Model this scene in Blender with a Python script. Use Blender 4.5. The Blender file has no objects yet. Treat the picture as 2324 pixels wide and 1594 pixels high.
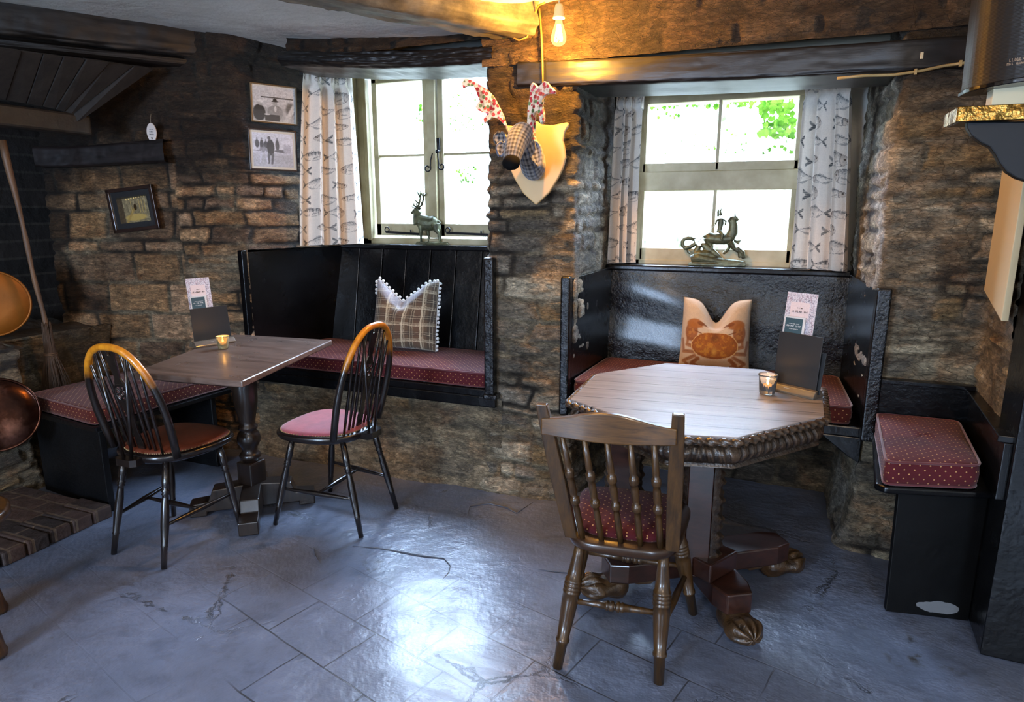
import bpy, math, random
import numpy as np
from mathutils import Vector, Matrix, Euler
random.seed(7)
PI = math.pi
COL = bpy.context.scene.collection

# ------------------------------------------------------------------ camera model (metres, z up)
F_PX, CXP, CYP = 1480., 1162., 797.
CAM_H = 1.4
PITCH = math.atan(317/F_PX)
YAW = math.radians(21.6)

def ray(x, y):
    r = (x-CXP)/F_PX; u = -(y-CYP)/F_PX
    cp, sp = math.cos(PITCH), math.sin(PITCH)
    dx, dy, dz = r, cp+u*sp, -sp+u*cp
    c, s = math.cos(YAW), math.sin(YAW)
    return Vector((c*dx-s*dy, s*dx+c*dy, dz))
CAM = Vector((0, 0, CAM_H))
def atz(x, y, z): d = ray(x, y); return CAM+d*((z-CAM_H)/d.z)
def aty(x, y, Y): d = ray(x, y); return CAM+d*(Y/d.y)
def atx(x, y, X): d = ray(x, y); return CAM+d*(X/d.x)

# ------------------------------------------------------------------ tagging
def tag(o, label=None, cat=None, group=None, kind=None):
    if label: o['label'] = label
    if cat: o['category'] = cat
    if group: o['group'] = group
    if kind: o['kind'] = kind
    return o
def empty(name, loc=(0, 0, 0), rz=0, label=None, cat=None, group=None):
    o = bpy.data.objects.new(name, None); COL.objects.link(o)
    o.location = loc; o.rotation_euler = (0, 0, rz); o.empty_display_size = .05
    return tag(o, label, cat, group)

# ------------------------------------------------------------------ mesh builder
class MB:
    def __init__(s): s.v = []; s.f = []; s.sm = []; s.mi = []; s.col = None
    def add(s, vs, fs, M=None, smooth=False, mi=0):
        b = len(s.v)
        if M is not None: vs = [M @ Vector(v) for v in vs]
        s.v += [tuple(v) for v in vs]
        for f in fs: s.f.append([b+i for i in f]); s.sm.append(smooth); s.mi.append(mi)
        return s
    def box(s, c, d, M=None, rot=None, mi=0, taper=1.0):
        x, y, z = d[0]/2, d[1]/2, d[2]/2
        vs = []
        for k in (-1, 1):
            t = taper if k > 0 else 1.0
            vs += [(-x*t, -y*t, k*z), (x*t, -y*t, k*z), (x*t, y*t, k*z), (-x*t, y*t, k*z)]
        T = Matrix.Translation(Vector(c))
        if rot: T = T @ Euler(rot).to_matrix().to_4x4()
        if M is not None: T = M @ T
        return s.add(vs, [(0, 3, 2, 1), (4, 5, 6, 7), (0, 1, 5, 4), (1, 2, 6, 5), (2, 3, 7, 6), (3, 0, 4, 7)], T, False, mi)
    def bar(s, a, b, w, h, up=(0, 0, 1), mi=0, w2=None, h2=None):
        a = Vector(a); b = Vector(b); d = (b-a).normalized(); u = Vector(up)
        x = d.cross(u)
        if x.length < 1e-4: x = Vector((1, 0, 0))
        x.normalize(); u = x.cross(d)
        vs = []
        for p, ww, hh in ((a, w, h), (b, w2 or w, h2 or h)):
            for i, j in ((-1, -1), (1, -1), (1, 1), (-1, 1)): vs.append(p+x*(i*ww/2)+u*(j*hh/2))
        return s.add(vs, [(0, 1, 2, 3), (7, 6, 5, 4), (0, 4, 5, 1), (1, 5, 6, 2), (2, 6, 7, 3), (3, 7, 4, 0)], None, False, mi)
    def tube(s, pts, r, n=10, closed=False, caps=True, M=None, flat=1.0, mi=0):
        pts = [Vector(p) for p in pts]; m = len(pts)
        rs = r if isinstance(r, (list, tuple)) else [r]*m
        vs = []; ref = None
        for i, p in enumerate(pts):
            if closed: t = pts[(i+1) % m]-pts[i-1]
            else: t = pts[min(i+1, m-1)]-pts[max(i-1, 0)]
            t.normalize()
            if ref is None:
                ref = Vector((0, 0, 1)) if abs(t.z) < .9 else Vector((1, 0, 0))
            x = ref-t*ref.dot(t)
            if x.length < 1e-5: x = Vector((0, 1, 0))-t*t.y
            x.normalize(); ref = x; y = t.cross(x)
            for k in range(n):
                a = 2*PI*k/n
                vs.append(p+x*math.cos(a)*rs[i]+y*math.sin(a)*rs[i]*flat)
        fs = []
        for i in range(m if closed else m-1):
            j = (i+1) % m
            for k in range(n): fs.append((i*n+k, i*n+(k+1) % n, j*n+(k+1) % n, j*n+k))
        s.add(vs, fs, M, True, mi)
        if caps and not closed:
            b = len(s.v)-len(vs)
            s.f.append([b+k for k in range(n)][::-1]); s.sm.append(False); s.mi.append(mi)
            s.f.append([b+(m-1)*n+k for k in range(n)]); s.sm.append(False); s.mi.append(mi)
        return s
    def lathe(s, prof, n=20, M=None, mi=0, ribs=None):
        """prof: list of (r, z)"""
        vs = []; m = len(prof)
        for r, z in prof:
            for k in range(n):
                a = 2*PI*k/n; rr = r*(1+(ribs[1]*math.cos(a*ribs[0]) if ribs else 0))
                vs.append((rr*math.cos(a), rr*math.sin(a), z))
        fs = [(i*n+k, i*n+(k+1) % n, (i+1)*n+(k+1) % n, (i+1)*n+k) for i in range(m-1) for k in range(n)]
        s.add(vs, fs, M, True, mi); b = len(s.v)-len(vs)
        if prof[0][0] > 1e-5: s.f.append([b+k for k in range(n)][::-1]); s.sm.append(False); s.mi.append(mi)
        if prof[-1][0] > 1e-5: s.f.append([b+(m-1)*n+k for k in range(n)]); s.sm.append(False); s.mi.append(mi)
        return s
    def turned(s, a, b, prof, n=14, mi=0):
        """lathe from a to b; prof: list of (t, r) with t in 0..1"""
        a = Vector(a); b = Vector(b); L = (b-a).length
        M = Matrix.Translation(a) @ (b-a).to_track_quat('Z', 'Y').to_matrix().to_4x4()
        return s.lathe([(r, t*L) for t, r in prof], n, M, mi)
    def prism(s, poly, t, M=None, mi=0, smooth=False):
        """poly: 2d points in xz, extruded along y by t (centred)"""
        n = len(poly); vs = [(x, -t/2, z) for x, z in poly]+[(x, t/2, z) for x, z in poly]
        fs = [tuple(range(n)), tuple(range(2*n-1, n-1, -1))]+[(i, i+n, (i+1) % n+n, (i+1) % n) for i in range(n)]
        return s.add(vs, fs, M, smooth, mi)
    def plate(s, poly, z0, z1, M=None, mi=0):
        n = len(poly); vs = [(x, y, z0) for x, y in poly]+[(x, y, z1) for x, y in poly]
        fs = [tuple(range(n-1, -1, -1)), tuple(range(n, 2*n))]+[(i, (i+1) % n, (i+1) % n+n, i+n) for i in range(n)]
        return s.add(vs, fs, M, False, mi)
    def grid(s, fn, nu, nv, M=None, mi=0, closeu=False, smooth=True):
        vs = [fn(i/(nu if closeu else nu-1), j/(nv-1)) for j in range(nv) for i in range(nu)]
        fs = []
        for j in range(nv-1):
            for i in range(nu if closeu else nu-1):
                k = (i+1) % nu; fs.append((j*nu+i, j*nu+k, (j+1)*nu+k, (j+1)*nu+i))
        return s.add(vs, fs, M, smooth, mi)
    def ball(s, c, r, n=12, m=8, sc=(1, 1, 1), M=None, mi=0):
        c = Vector(c)
        prof = []
        vs = []; fs = []
        for j in range(m+1):
            th = PI*j/m
            for k in range(n):
                a = 2*PI*k/n
                vs.append(c+Vector((r*sc[0]*math.sin(th)*math.cos(a), r*sc[1]*math.sin(th)*math.sin(a), -r*sc[2]*math.cos(th))))
        for j in range(m):
            for k in range(n): fs.append((j*n+k, j*n+(k+1) % n, (j+1)*n+(k+1) % n, (j+1)*n+k))
        return s.add(vs, fs, M, True, mi)
    def build(s, name, mat, parent=None, bevel=0, seg=2, sub=0, loc=None, merge=False):
        me = bpy.data.meshes.new(name); me.from_pydata(s.v, [], s.f)
        me.polygons.foreach_set('use_smooth', s.sm); me.polygons.foreach_set('material_index', s.mi)
        mats = mat if isinstance(mat, (list, tuple)) else [mat]
        for m in mats: me.materials.append(m)
        if merge or sub:
            import bmesh
            bm = bmesh.new(); bm.from_mesh(me); bmesh.ops.remove_doubles(bm, verts=bm.verts, dist=1e-5); bm.to_mesh(me); bm.free()
        me.update()
        o = bpy.data.objects.new(name, me); COL.objects.link(o)
        if parent: o.parent = parent
        if loc is not None: o.location = loc
        if bevel:
            b = o.modifiers.new('bevel', 'BEVEL'); b.width = bevel; b.segments = seg; b.limit_method = 'ANGLE'; b.angle_limit = math.radians(35)
            b.harden_normals = False
        if sub:
            b = o.modifiers.new('sub', 'SUBSURF'); b.levels = sub; b.render_levels = sub
        return o
def struct(name, mb, mat, **k):
    o = mb.build(name, mat, **k); o['kind'] = 'structure'; return o
def children(o): return [c for c in bpy.data.objects if c.parent == o]
def copy_tree(o, parent=None):
    c = o.copy(); COL.objects.link(c)
    if parent: c.parent = parent
    for ch in children(o): copy_tree(ch, c)
    return c

# numpy sheet -> object with colour attribute
def sheet(name, P, mat, cols=None, keep=None, parent=None, attrs=None, smooth=True, flip=False):
    """P: (nv, nu, 3)"""
    nv, nu = P.shape[:2]
    idx = np.arange(nv*nu).reshape(nv, nu)
    a = idx[:-1, :-1]; b = idx[:-1, 1:]; c = idx[1:, 1:]; d = idx[1:, :-1]
    fa = np.stack([a, b, c, d] if not flip else [d, c, b, a], -1).reshape(-1, 4)
    if keep is not None: fa = fa[keep[:-1, :-1].reshape(-1)]
    me = bpy.data.meshes.new(name)
    n = len(fa); me.vertices.add(nv*nu); me.vertices.foreach_set('co', P.reshape(-1).astype(np.float32))
    me.loops.add(4*n); me.loops.foreach_set('vertex_index', fa.reshape(-1).astype(np.int32))
    me.polygons.add(n); me.polygons.foreach_set('loop_start', np.arange(0, 4*n, 4, dtype=np.int32))
    me.polygons.foreach_set('use_smooth', np.full(n, smooth))
    if cols is not None:
        ca = me.color_attributes.new('Col', 'FLOAT_COLOR', 'POINT')
        cc = np.ones((nv*nu, 4), np.float32); cc[:, :3] = cols.reshape(-1, 3)
        ca.data.foreach_set('color', cc.reshape(-1))
    me.materials.append(mat); me.update(calc_edges=True); me.validate()
    o = bpy.data.objects.new(name, me); COL.objects.link(o)
    if parent: o.parent = parent
    return o

# ------------------------------------------------------------------ numpy noise
_rs = np.random.RandomState(5); _T = _rs.rand(512, 512)
def vnoise(x, y, seed=0):
    x = x+seed*17.31; y = y+seed*9.77
    xi = np.floor(x).astype(int); yi = np.floor(y).astype(int); fx = x-xi; fy = y-yi
    fx = fx*fx*(3-2*fx); fy = fy*fy*(3-2*fy)
    a = _T[xi % 512, yi % 512]; b = _T[(xi+1) % 512, yi % 512]; c = _T[xi % 512, (yi+1) % 512]; d = _T[(xi+1) % 512, (yi+1) % 512]
    return (a*(1-fx)+b*fx)*(1-fy)+(c*(1-fx)+d*fx)*fy
def fbm(x, y, seed=0, o=4):
    r = 0; amp = .5
    for k in range(o): r = r+amp*(vnoise(x*2**k, y*2**k, seed+k)-.5)*2; amp *= .5
    return r
def sstep(a, b, x):
    t = np.clip((x-a)/(b-a), 0, 1); return t*t*(3-2*t)
def mixc(c1, c2, t):
    return c1*(1-t[..., None])+c2*t[..., None]

# ------------------------------------------------------------------ materials
def lin(c):
    if isinstance(c, str):
        c = c.lstrip('#'); c = [int(c[i:i+2], 16)/255 for i in (0, 2, 4)]
        return tuple((x/12.92 if x < .04045 else ((x+.055)/1.055)**2.4) for x in c)
    return tuple(c)
class NT:
    def __init__(s, name):
        s.m = bpy.data.materials.new(name); s.m.use_nodes = True; s.t = s.m.node_tree; s.t.nodes.clear()
        s.out = s.t.nodes.new('ShaderNodeOutputMaterial')
    def n(s, typ, **k):
        nd = s.t.nodes.new(typ)
        for a, b in k.items(): setattr(nd, a, b)
        return nd
    def l(s, a, b): s.t.links.new(a, b)
    def val(s, sock, v):
        if hasattr(v, 'links') or isinstance(v, bpy.types.NodeSocket): s.l(v, sock)
        else:
            if isinstance(v, tuple) and len(v) == 3 and sock.type == 'RGBA': v = (*v, 1)
            sock.default_value = v
    def coord(s, kind='Object', scale=(1, 1, 1), rot=(0, 0, 0), loc=(0, 0, 0)):
        tc = s.n('ShaderNodeTexCoord'); mp = s.n('ShaderNodeMapping')
        s.l(tc.outputs[kind], mp.inputs['Vector']); mp.inputs['Scale'].default_value = scale
        mp.inputs['Rotation'].default_value = rot; mp.inputs['Location'].default_value = loc
        return mp.outputs[0]
    def noise(s, vec, scale=5, detail=4, rough=.55, dist=0):
        nd = s.n('ShaderNodeTexNoise'); s.l(vec, nd.inputs['Vector'])
        nd.inputs['Scale'].default_value = scale; nd.inputs['Detail'].default_value = detail
        nd.inputs['Roughness'].default_value = rough; nd.inputs['Distortion'].default_value = dist
        return nd.outputs['Fac']
    def voro(s, vec, scale=5, feature='F1', out='Distance', rnd=1.0):
        nd = s.n('ShaderNodeTexVoronoi', feature=feature); s.l(vec, nd.inputs['Vector']); nd.inputs['Scale'].default_value = scale
        nd.inputs['Randomness'].default_value = rnd
        return nd.outputs[out]
    def ramp(s, fac, stops, interp='LINEAR'):
        nd = s.n('ShaderNodeValToRGB'); s.l(fac, nd.inputs[0]); cr = nd.color_ramp; cr.interpolation = interp
        while len(cr.elements) < len(stops): cr.elements.new(.5)
        for e, (p, c) in zip(cr.elements, stops):
            e.position = p; c = lin(c) if not isinstance(c, (int, float)) else (c, c, c); e.color = (*c, 1)
        return nd.outputs[0]
    def math(s, op, a, b=0.0, c=None, clamp=False):
        nd = s.n('ShaderNodeMath', operation=op); nd.use_clamp = clamp
        s.val(nd.inputs[0], a); s.val(nd.inputs[1], b)
        if c is not None: s.val(nd.inputs[2], c)
        return nd.outputs[0]
    def mix(s, fac, a, b, blend='MIX'):
        nd = s.n('ShaderNodeMix', data_type='RGBA', blend_type=blend)
        s.val(nd.inputs[0], fac)
        for sock, v in ((nd.inputs[6], a), (nd.inputs[7], b)):
            if isinstance(v, str): v = lin(v)
            s.val(sock, v)
        return nd.outputs[2]
    def bump(s, h, strength=.5, dist=.01, normal=None):
        nd = s.n('ShaderNodeBump'); s.l(h, nd.inputs['Height']); nd.inputs['Strength'].default_value = strength
        nd.inputs['Distance'].default_value = dist
        if normal is not None: s.l(normal, nd.inputs['Normal'])
        return nd.outputs[0]
    def bsdf(s, color, rough=.5, metal=0, normal=None, coat=0, coat_rough=.1, sheen=0, spec=.5, trans=0, sss=0, emit=None, estr=0, alpha=None, ior=None):
        b = s.n('ShaderNodeBsdfPrincipled')
        if isinstance(color, str): color = lin(color)
        s.val(b.inputs['Base Color'], color); s.val(b.inputs['Roughness'], rough); s.val(b.inputs['Metallic'], metal)
        b.inputs['Coat Weight'].default_value = coat; b.inputs['Coat Roughness'].default_value = coat_rough
        b.inputs['Sheen Weight'].default_value = sheen; b.inputs['Specular IOR Level'].default_value = spec
        b.inputs['Transmission Weight'].default_value = trans
        if ior: b.inputs['IOR'].default_value = ior
        if normal is not None: s.l(normal, b.inputs['Normal'])
        if emit is not None:
            b.inputs['Emission Color'].default_value = (*lin(emit), 1); b.inputs['Emission Strength'].default_value = estr
        s.l(b.outputs[0], s.out.inputs[0]); return b
def simple(name, c, rough=.5, metal=0, var=.25, scale=12, bump=.15, bscale=40, bd=.003, coat=0, sheen=0, spec=.5, c2=None):
    t = NT(name); v = t.coord()
    n = t.noise(v, scale, 5)
    a = lin(c); dark = lin(c2) if c2 else tuple(x*(1-var) for x in a)
    col = t.ramp(n, [(.3, dark), (.7, a)])
    nb = t.noise(v, bscale, 4)
    t.bsdf(col, rough, metal, t.bump(nb, bump, bd) if bump else None, coat=coat, sheen=sheen, spec=spec)
    return t.m
def wood(name, c1, c2, axis='X', scale=6, rough=.4, coat=0, stretch=14, bump=.2, extra=None, rvar=0):
    t = NT(name)
    sc = {'X': (1, stretch, stretch), 'Y': (stretch, 1, stretch), 'Z': (stretch, stretch, 1)}[axis]
    v = t.coord(scale=sc); n = t.noise(v, scale, 6, .65, .6); v2 = t.coord(scale=tuple(q*4 for q in sc)); n2 = t.noise(v2, scale, 3)
    m = t.math('ADD', t.math('MULTIPLY', n, .75), t.math('MULTIPLY', n2, .25))
    col = t.ramp(m, [(.32, c1), (.68, c2)])
    if extra: col = extra(t, col)
    r = rough
    if rvar: r = t.math('ADD', t.math('MULTIPLY', t.noise(t.coord(), 9, 4), rvar), rough-rvar/2)
    t.bsdf(col, r, 0, t.bump(m, bump, .002), coat=coat)
    return t.m
# ================================================================== MATERIALS
def black_paint(name='black_gloss_paint', rough=.2, lump=.35, lscale=9, chips=True, c='#040405', coat=.08):
    t = NT(name); v = t.coord()
    col = t.ramp(t.noise(v, 5, 5), [(.3, lin(c)), (.75, tuple(x*1.9+.002 for x in lin(c)))])
    h = t.math('ADD', t.noise(v, lscale, 5, .6), t.math('MULTIPLY', t.noise(v, lscale*6, 4), .25))
    r = t.math('ADD', t.math('MULTIPLY', t.noise(v, 7, 4), .25), rough-.08)
    if chips:
        ch = t.noise(v, 11, 8, .72, .4)
        m = t.ramp(ch, [(.77, 0.), (.78, 1.)])
        col = t.mix(m, col, '#7a6349')
    t.bsdf(col, r, 0, t.bump(h, lump, .012), coat=coat, coat_rough=.18, spec=.32)
    return t.m
M = {}
M['black'] = black_paint()
M['black_rough'] = black_paint('lumpy_black_gloss_paint', .13, 1.0, 16, coat=.3)
M['black_flat'] = black_paint('worn_black_paint', .42, .4, 12, c='#020203', coat=0)
M['black_smooth'] = black_paint('smooth_black_varnish', .2, .12, 20, chips=False)
M['white_paint'] = simple('cream_window_paint', '#b8ad8c', .5, var=.2, scale=6, bump=.25, bscale=14, bd=.004, c2='#8d8059')
M['white_rail'] = simple('white_plastic_track', '#d8dcdc', .35, var=.05, bump=0)
M['iron'] = simple('black_wrought_iron', '#15151a', .4, .6, bump=.2)
M['plaster'] = None

def stone_mat():
    t = NT('rubble_stone')
    at = t.n('ShaderNodeAttribute'); at.attribute_name = 'Col'
    v = t.coord()
    vs = t.coord(scale=(1.0, 1.0, 2.6))
    n1 = t.noise(vs, 14, 8, .68, .3); n2 = t.noise(vs, 55, 6, .7); n3 = t.noise(v, 3.3, 5, .6)
    n4 = t.noise(t.coord(scale=(1, 1, 2.2), rot=(0.2, .35, 0)), 90, 3, .6)
    f = t.ramp(n1, [(.25, .28), (.48, .85), (.75, 2.1)])
    c = t.mix(1.0, at.outputs['Color'], f, 'MULTIPLY')
    f2 = t.ramp(n2, [(.28, .38), (.5, .95), (.72, 1.85)])
    c = t.mix(.85, c, f2, 'MULTIPLY')
    # ochre / rust bloom and lichen pale spots
    rust = t.ramp(t.noise(v, 5.5, 6, .65, .5), [(.54, 0.), (.68, 1.)])
    c = t.mix(t.math('MULTIPLY', rust, .38), c, t.mix(1.0, c, lin('#f0a860'), 'MULTIPLY'))
    pale = t.ramp(t.noise(v, 21, 6, .7), [(.58, 0.), (.70, 1.)])
    c = t.mix(t.math('MULTIPLY', pale, .55), c, t.mix(1.0, c, (2.6, 2.5, 2.3), 'MULTIPLY'))
    crack = t.ramp(t.voro(t.coord(scale=(1, 1, 2.4)), 22, 'DISTANCE_TO_EDGE'), [(0., .0), (.035, 1.)])
    c = t.mix(.45, c, t.mix(1.0, c, crack, 'MULTIPLY'))
    h = t.math('ADD', t.math('MULTIPLY', n1, 1.0), t.math('MULTIPLY', n2, .4))
    h = t.math('ADD', h, t.math('MULTIPLY', n4, .22))
    h = t.math('ADD', h, t.math('MULTIPLY', crack, .12))
    r = t.math('ADD', .5, t.math('MULTIPLY', n2, .35))
    t.bsdf(c, r, 0, t.bump(h, 1.0, .03), spec=.45)
    return t.m
M['stone'] = stone_mat()

# ================================================================== STONE WALLS
def joint_field(S, Z, seed, ch=(.045, .12), ln=(.08, .36), warp=.034):
    rs = np.random.RandomState(seed)
    Sw = S+warp*1.2*fbm(S*4, Z*4, seed)+warp*.35*fbm(S*22, Z*22, seed+9)
    Zw = Z+warp*.9*fbm(S*2.2, Z*3, seed+3)+warp*.3*fbm(S*19, Z*23, seed+5)+.02*np.sin(S*1.3+seed)
    cum = [-.6]
    while cum[-1] < 3.4: cum.append(cum[-1]+rs.uniform(*ch)*(1.0 if rs.rand() > .35 else .5))
    cum = np.array(cum); ci = np.clip(np.searchsorted(cum, Zw)-1, 0, len(cum)-2)
    lo = cum[ci]; hi = cum[ci+1]; dz = np.minimum(Zw-lo, hi-Zw)
    ds = np.ones_like(S); rid = np.zeros_like(S); rid2 = np.zeros_like(S)
    s0, s1 = S.min()-1, S.max()+1
    for c in np.unique(ci):
        b = [s0-rs.rand()*.3]; h = cum[c+1]-cum[c]
        while b[-1] < s1: b.append(b[-1]+rs.uniform(*ln)*(.7+h/ch[1]*.5))
        b = np.array(b); r1 = rs.rand(len(b)); r2 = rs.rand(len(b)); m = ci == c
        tilt = (Zw[m]-lo[m])*rs.uniform(-.35, .35)
        k = np.clip(np.searchsorted(b, Sw[m]+tilt)-1, 0, len(b)-2)
        ds[m] = np.minimum(Sw[m]+tilt-b[k], b[k+1]-Sw[m]-tilt); rid[m] = r1[k]; rid2[m] = r2[k]
    r = .02; a = np.clip(r-ds, 0, None); b = np.clip(r-dz, 0, None)
    d = np.where((ds < r) & (dz < r), r-np.sqrt(a*a+b*b), np.minimum(ds, dz))
    return d, rid, rid2
def resample(path, step):
    P = np.array(path, float); seg = np.linalg.norm(np.diff(P, axis=0), axis=1); cs = np.r_[0, np.cumsum(seg)]
    n = int(cs[-1]/step)+1; s = np.linspace(0, cs[-1], n)
    return s, np.stack([np.interp(s, cs, P[:, k]) for k in range(2)], -1)
def stone_wall(name, path, z0, z1, seed=1, washb=0., s_off=0., big=None, keepf=None, step=.0085, depth=.011, flare=.05, smoothw=3, darkline=1.55, tone=1.0, fl_h=.25, zone=None, rough_amp=.015, palette=None, kind='structure'):
    s, Q = resample(path, step)
    k = np.ones(2*smoothw+1)/(2*smoothw+1)
    Qp = np.pad(Q, ((smoothw, smoothw), (0, 0)), 'edge'); Q = np.stack([np.convolve(Qp[:, j], k, 'valid') for j in range(2)], -1)
    T = np.gradient(Q, axis=0); T /= np.linalg.norm(T, axis=1)[:, None]+1e-9
    Nn = np.stack([T[:, 1], -T[:, 0]], -1)
    zz = np.linspace(z0, z1, int((z1-z0)/step)+1)
    S, Z = np.meshgrid(s+s_off, zz)
    d, r1, r2 = joint_field(S, Z, seed)
    if big is not None:      # big ashlar blocks where big(S,Z) is true
        d2, q1, q2 = joint_field(S, Z, seed+50, (.13, .22), (.22, .40), .012)
        m = big(S+.03*fbm(S*5, Z*5, 3), Z); d = np.where(m, d2, d); r1 = np.where(m, q1, r1); r2 = np.where(m, q2, r2)
    jw = .006+.007*vnoise(S*9, Z*9, seed+2)
    h = sstep(jw*.3, jw+.012, d)
    # some mortar is flush, washed over the stone
    wash = sstep(.1, .45, washb+fbm(S*2.7, Z*3.5, seed+31)+.25*fbm(S*13, Z*17, seed+32))
    disp = -depth*(1-h)*(1-.8*wash)+(r1-.5)*.013*h+rough_amp*.9*fbm(S*6, Z*9, seed+7)*(.4+.6*h)+rough_amp*.45*fbm(S*24, Z*55, seed+8, 5)*h
    disp += flare*np.clip(1-Z/fl_h, 0, 1)**2*(.6+.8*vnoise(S*5, Z*3, 4))
    disp += .012*fbm(S*1.5, Z*1.5, seed+12)
    P = np.zeros((len(zz), len(s), 3))
    P[..., 0] = Q[None, :, 0]+Nn[None, :, 0]*disp; P[..., 1] = Q[None, :, 1]+Nn[None, :, 1]*disp; P[..., 2] = Z+.004*fbm(S*20, Z*20, 2)
    pal = np.array([lin(c) for c in (palette or ('#85735a', '#6d5f4c', '#978468', '#5f564a', '#8a6e4a', '#776b58', '#a08d72'))])
    ci = (r2*len(pal)).astype(int) % len(pal)
    col = pal[ci]*(.7+.6*r1[..., None])
    mort = np.array(lin('#7d705a')); dirt = np.array(lin('#2a231b'))
    mm = mixc(mort[None, None, :]*np.ones_like(col), dirt[None, None, :]*np.ones_like(col), sstep(-.2, .35, fbm(S*3, Z*3, seed+21)))
    mm = mixc(mm, np.array(lin('#93836a'))*np.ones_like(col), wash*.7)
    col = mixc(mm, col, sstep(0, 1, h)*(1-.45*wash))
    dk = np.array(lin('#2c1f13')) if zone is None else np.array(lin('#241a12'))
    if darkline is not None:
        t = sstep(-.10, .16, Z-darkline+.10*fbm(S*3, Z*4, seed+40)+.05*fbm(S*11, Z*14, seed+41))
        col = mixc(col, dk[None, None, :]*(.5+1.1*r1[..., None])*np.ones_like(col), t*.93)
    if zone is not None: col = zone(S, Z, col, r1)
    o = sheet(name, P, M['stone'], cols=np.clip(col*tone, 0, 1), keep=keepf(S, Z) if keepf else None)
    o['kind'] = kind
    return o
P0 = (-2.76, 2.91); CD = (-.978, -.21)
def chim(s, off=0.0):     # point on the chimney breast, off = distance towards the room
    return (P0[0]+CD[0]*s+.21*off, P0[1]+CD[1]*s-.978*off)
J1 = (-2.76+.342*.8, 2.91+.94*.8)
LW = math.dist((-4.2, 3.3), chim(1.27))+math.dist(chim(1.27), P0)-.005
LB = math.hypot(chim(1.25)[0]-P0[0], chim(1.25)[1]-P0[1])
def soot(S, Z, col, r1):
    dk = np.array(lin('#120d09'))
    # black patches on the hearth end of the breast: individual smoked stones
    t = sstep(.0, .3, fbm(S*3.5, Z*3.0, 77)+.35-(S-.0)*1.1)
    t = np.maximum(t, sstep(.2, .5, fbm(S*4.5, Z*4, 79)+.1)*sstep(.75, .55, Z))
    t2 = sstep(.24, .1, S)*sstep(1.2, 1.5, Z)
    return mixc(col, dk*np.ones_like(col), np.clip(np.maximum(t, t2), 0, 1)*.85)
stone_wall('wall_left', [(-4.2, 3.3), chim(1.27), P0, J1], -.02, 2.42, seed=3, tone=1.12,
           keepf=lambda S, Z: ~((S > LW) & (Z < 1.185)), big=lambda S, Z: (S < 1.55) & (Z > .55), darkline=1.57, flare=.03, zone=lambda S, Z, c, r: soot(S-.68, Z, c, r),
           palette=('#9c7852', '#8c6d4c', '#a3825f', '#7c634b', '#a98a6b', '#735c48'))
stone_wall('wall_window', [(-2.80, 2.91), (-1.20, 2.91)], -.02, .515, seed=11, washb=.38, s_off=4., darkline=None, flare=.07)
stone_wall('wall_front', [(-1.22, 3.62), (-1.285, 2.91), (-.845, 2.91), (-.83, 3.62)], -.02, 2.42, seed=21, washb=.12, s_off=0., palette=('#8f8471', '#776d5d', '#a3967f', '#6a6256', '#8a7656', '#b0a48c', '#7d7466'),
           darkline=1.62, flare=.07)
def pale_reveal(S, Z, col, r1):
    # patchy paler tone along the reveal of the right window
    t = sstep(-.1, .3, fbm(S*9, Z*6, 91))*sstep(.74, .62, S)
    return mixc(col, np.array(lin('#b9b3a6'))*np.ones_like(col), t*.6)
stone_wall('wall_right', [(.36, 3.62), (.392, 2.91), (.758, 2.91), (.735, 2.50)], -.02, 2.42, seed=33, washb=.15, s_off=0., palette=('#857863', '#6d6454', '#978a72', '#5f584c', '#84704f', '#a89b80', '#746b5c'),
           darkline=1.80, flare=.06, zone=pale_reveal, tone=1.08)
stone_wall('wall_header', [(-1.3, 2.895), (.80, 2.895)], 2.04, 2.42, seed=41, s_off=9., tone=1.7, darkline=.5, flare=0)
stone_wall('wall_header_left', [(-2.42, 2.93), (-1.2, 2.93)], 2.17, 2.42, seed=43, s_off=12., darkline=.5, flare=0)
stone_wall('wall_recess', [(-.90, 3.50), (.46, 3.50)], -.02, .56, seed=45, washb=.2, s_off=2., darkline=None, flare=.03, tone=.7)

# outer skin with the two window holes, other room walls, ceiling
pl = NT('lime_plaster'); v = pl.coord(); n = pl.noise(v, 3, 6, .6); n2 = pl.noise(v, 18, 5)
pl.bsdf(pl.ramp(n, [(.3, '#d3cfc4'), (.7, '#e8e5dd')]), .8, 0, pl.bump(pl.math('ADD', n, pl.math('MULTIPLY', n2, .25)), .6, .03)); M['plaster'] = pl.m
mb = MB()
W1 = (-2.47, -1.36, 1.19, 2.30); W2 = (-.76, .16, 1.10, 2.02)
for x0, x1, z0, z1 in ((-5.6, W1[0], -.1, 2.6), (W1[1], W2[0], -.1, 2.6), (W2[1], 3.2, -.1, 2.6), (W1[0], W1[1], -.1, W1[2]), (W1[0], W1[1], W1[3], 2.6), (W2[0], W2[1], -.1, W2[2]), (W2[0], W2[1], W2[3], 2.6)):
    mb.box(((x0+x1)/2, 3.74, (z0+z1)/2), (x1-x0, .12, z1-z0))
struct('wall_outer', mb, M['plaster'])
mb = MB(); mb.box((-5.55, .2, 1.25), (.1, 7.2, 2.7)); struct('wall_far_left', mb, M['plaster'])
mb = MB(); mb.box((3.15, .2, 1.25), (.1, 7.2, 2.7)); struct('wall_far_right', mb, M['plaster'])
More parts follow.
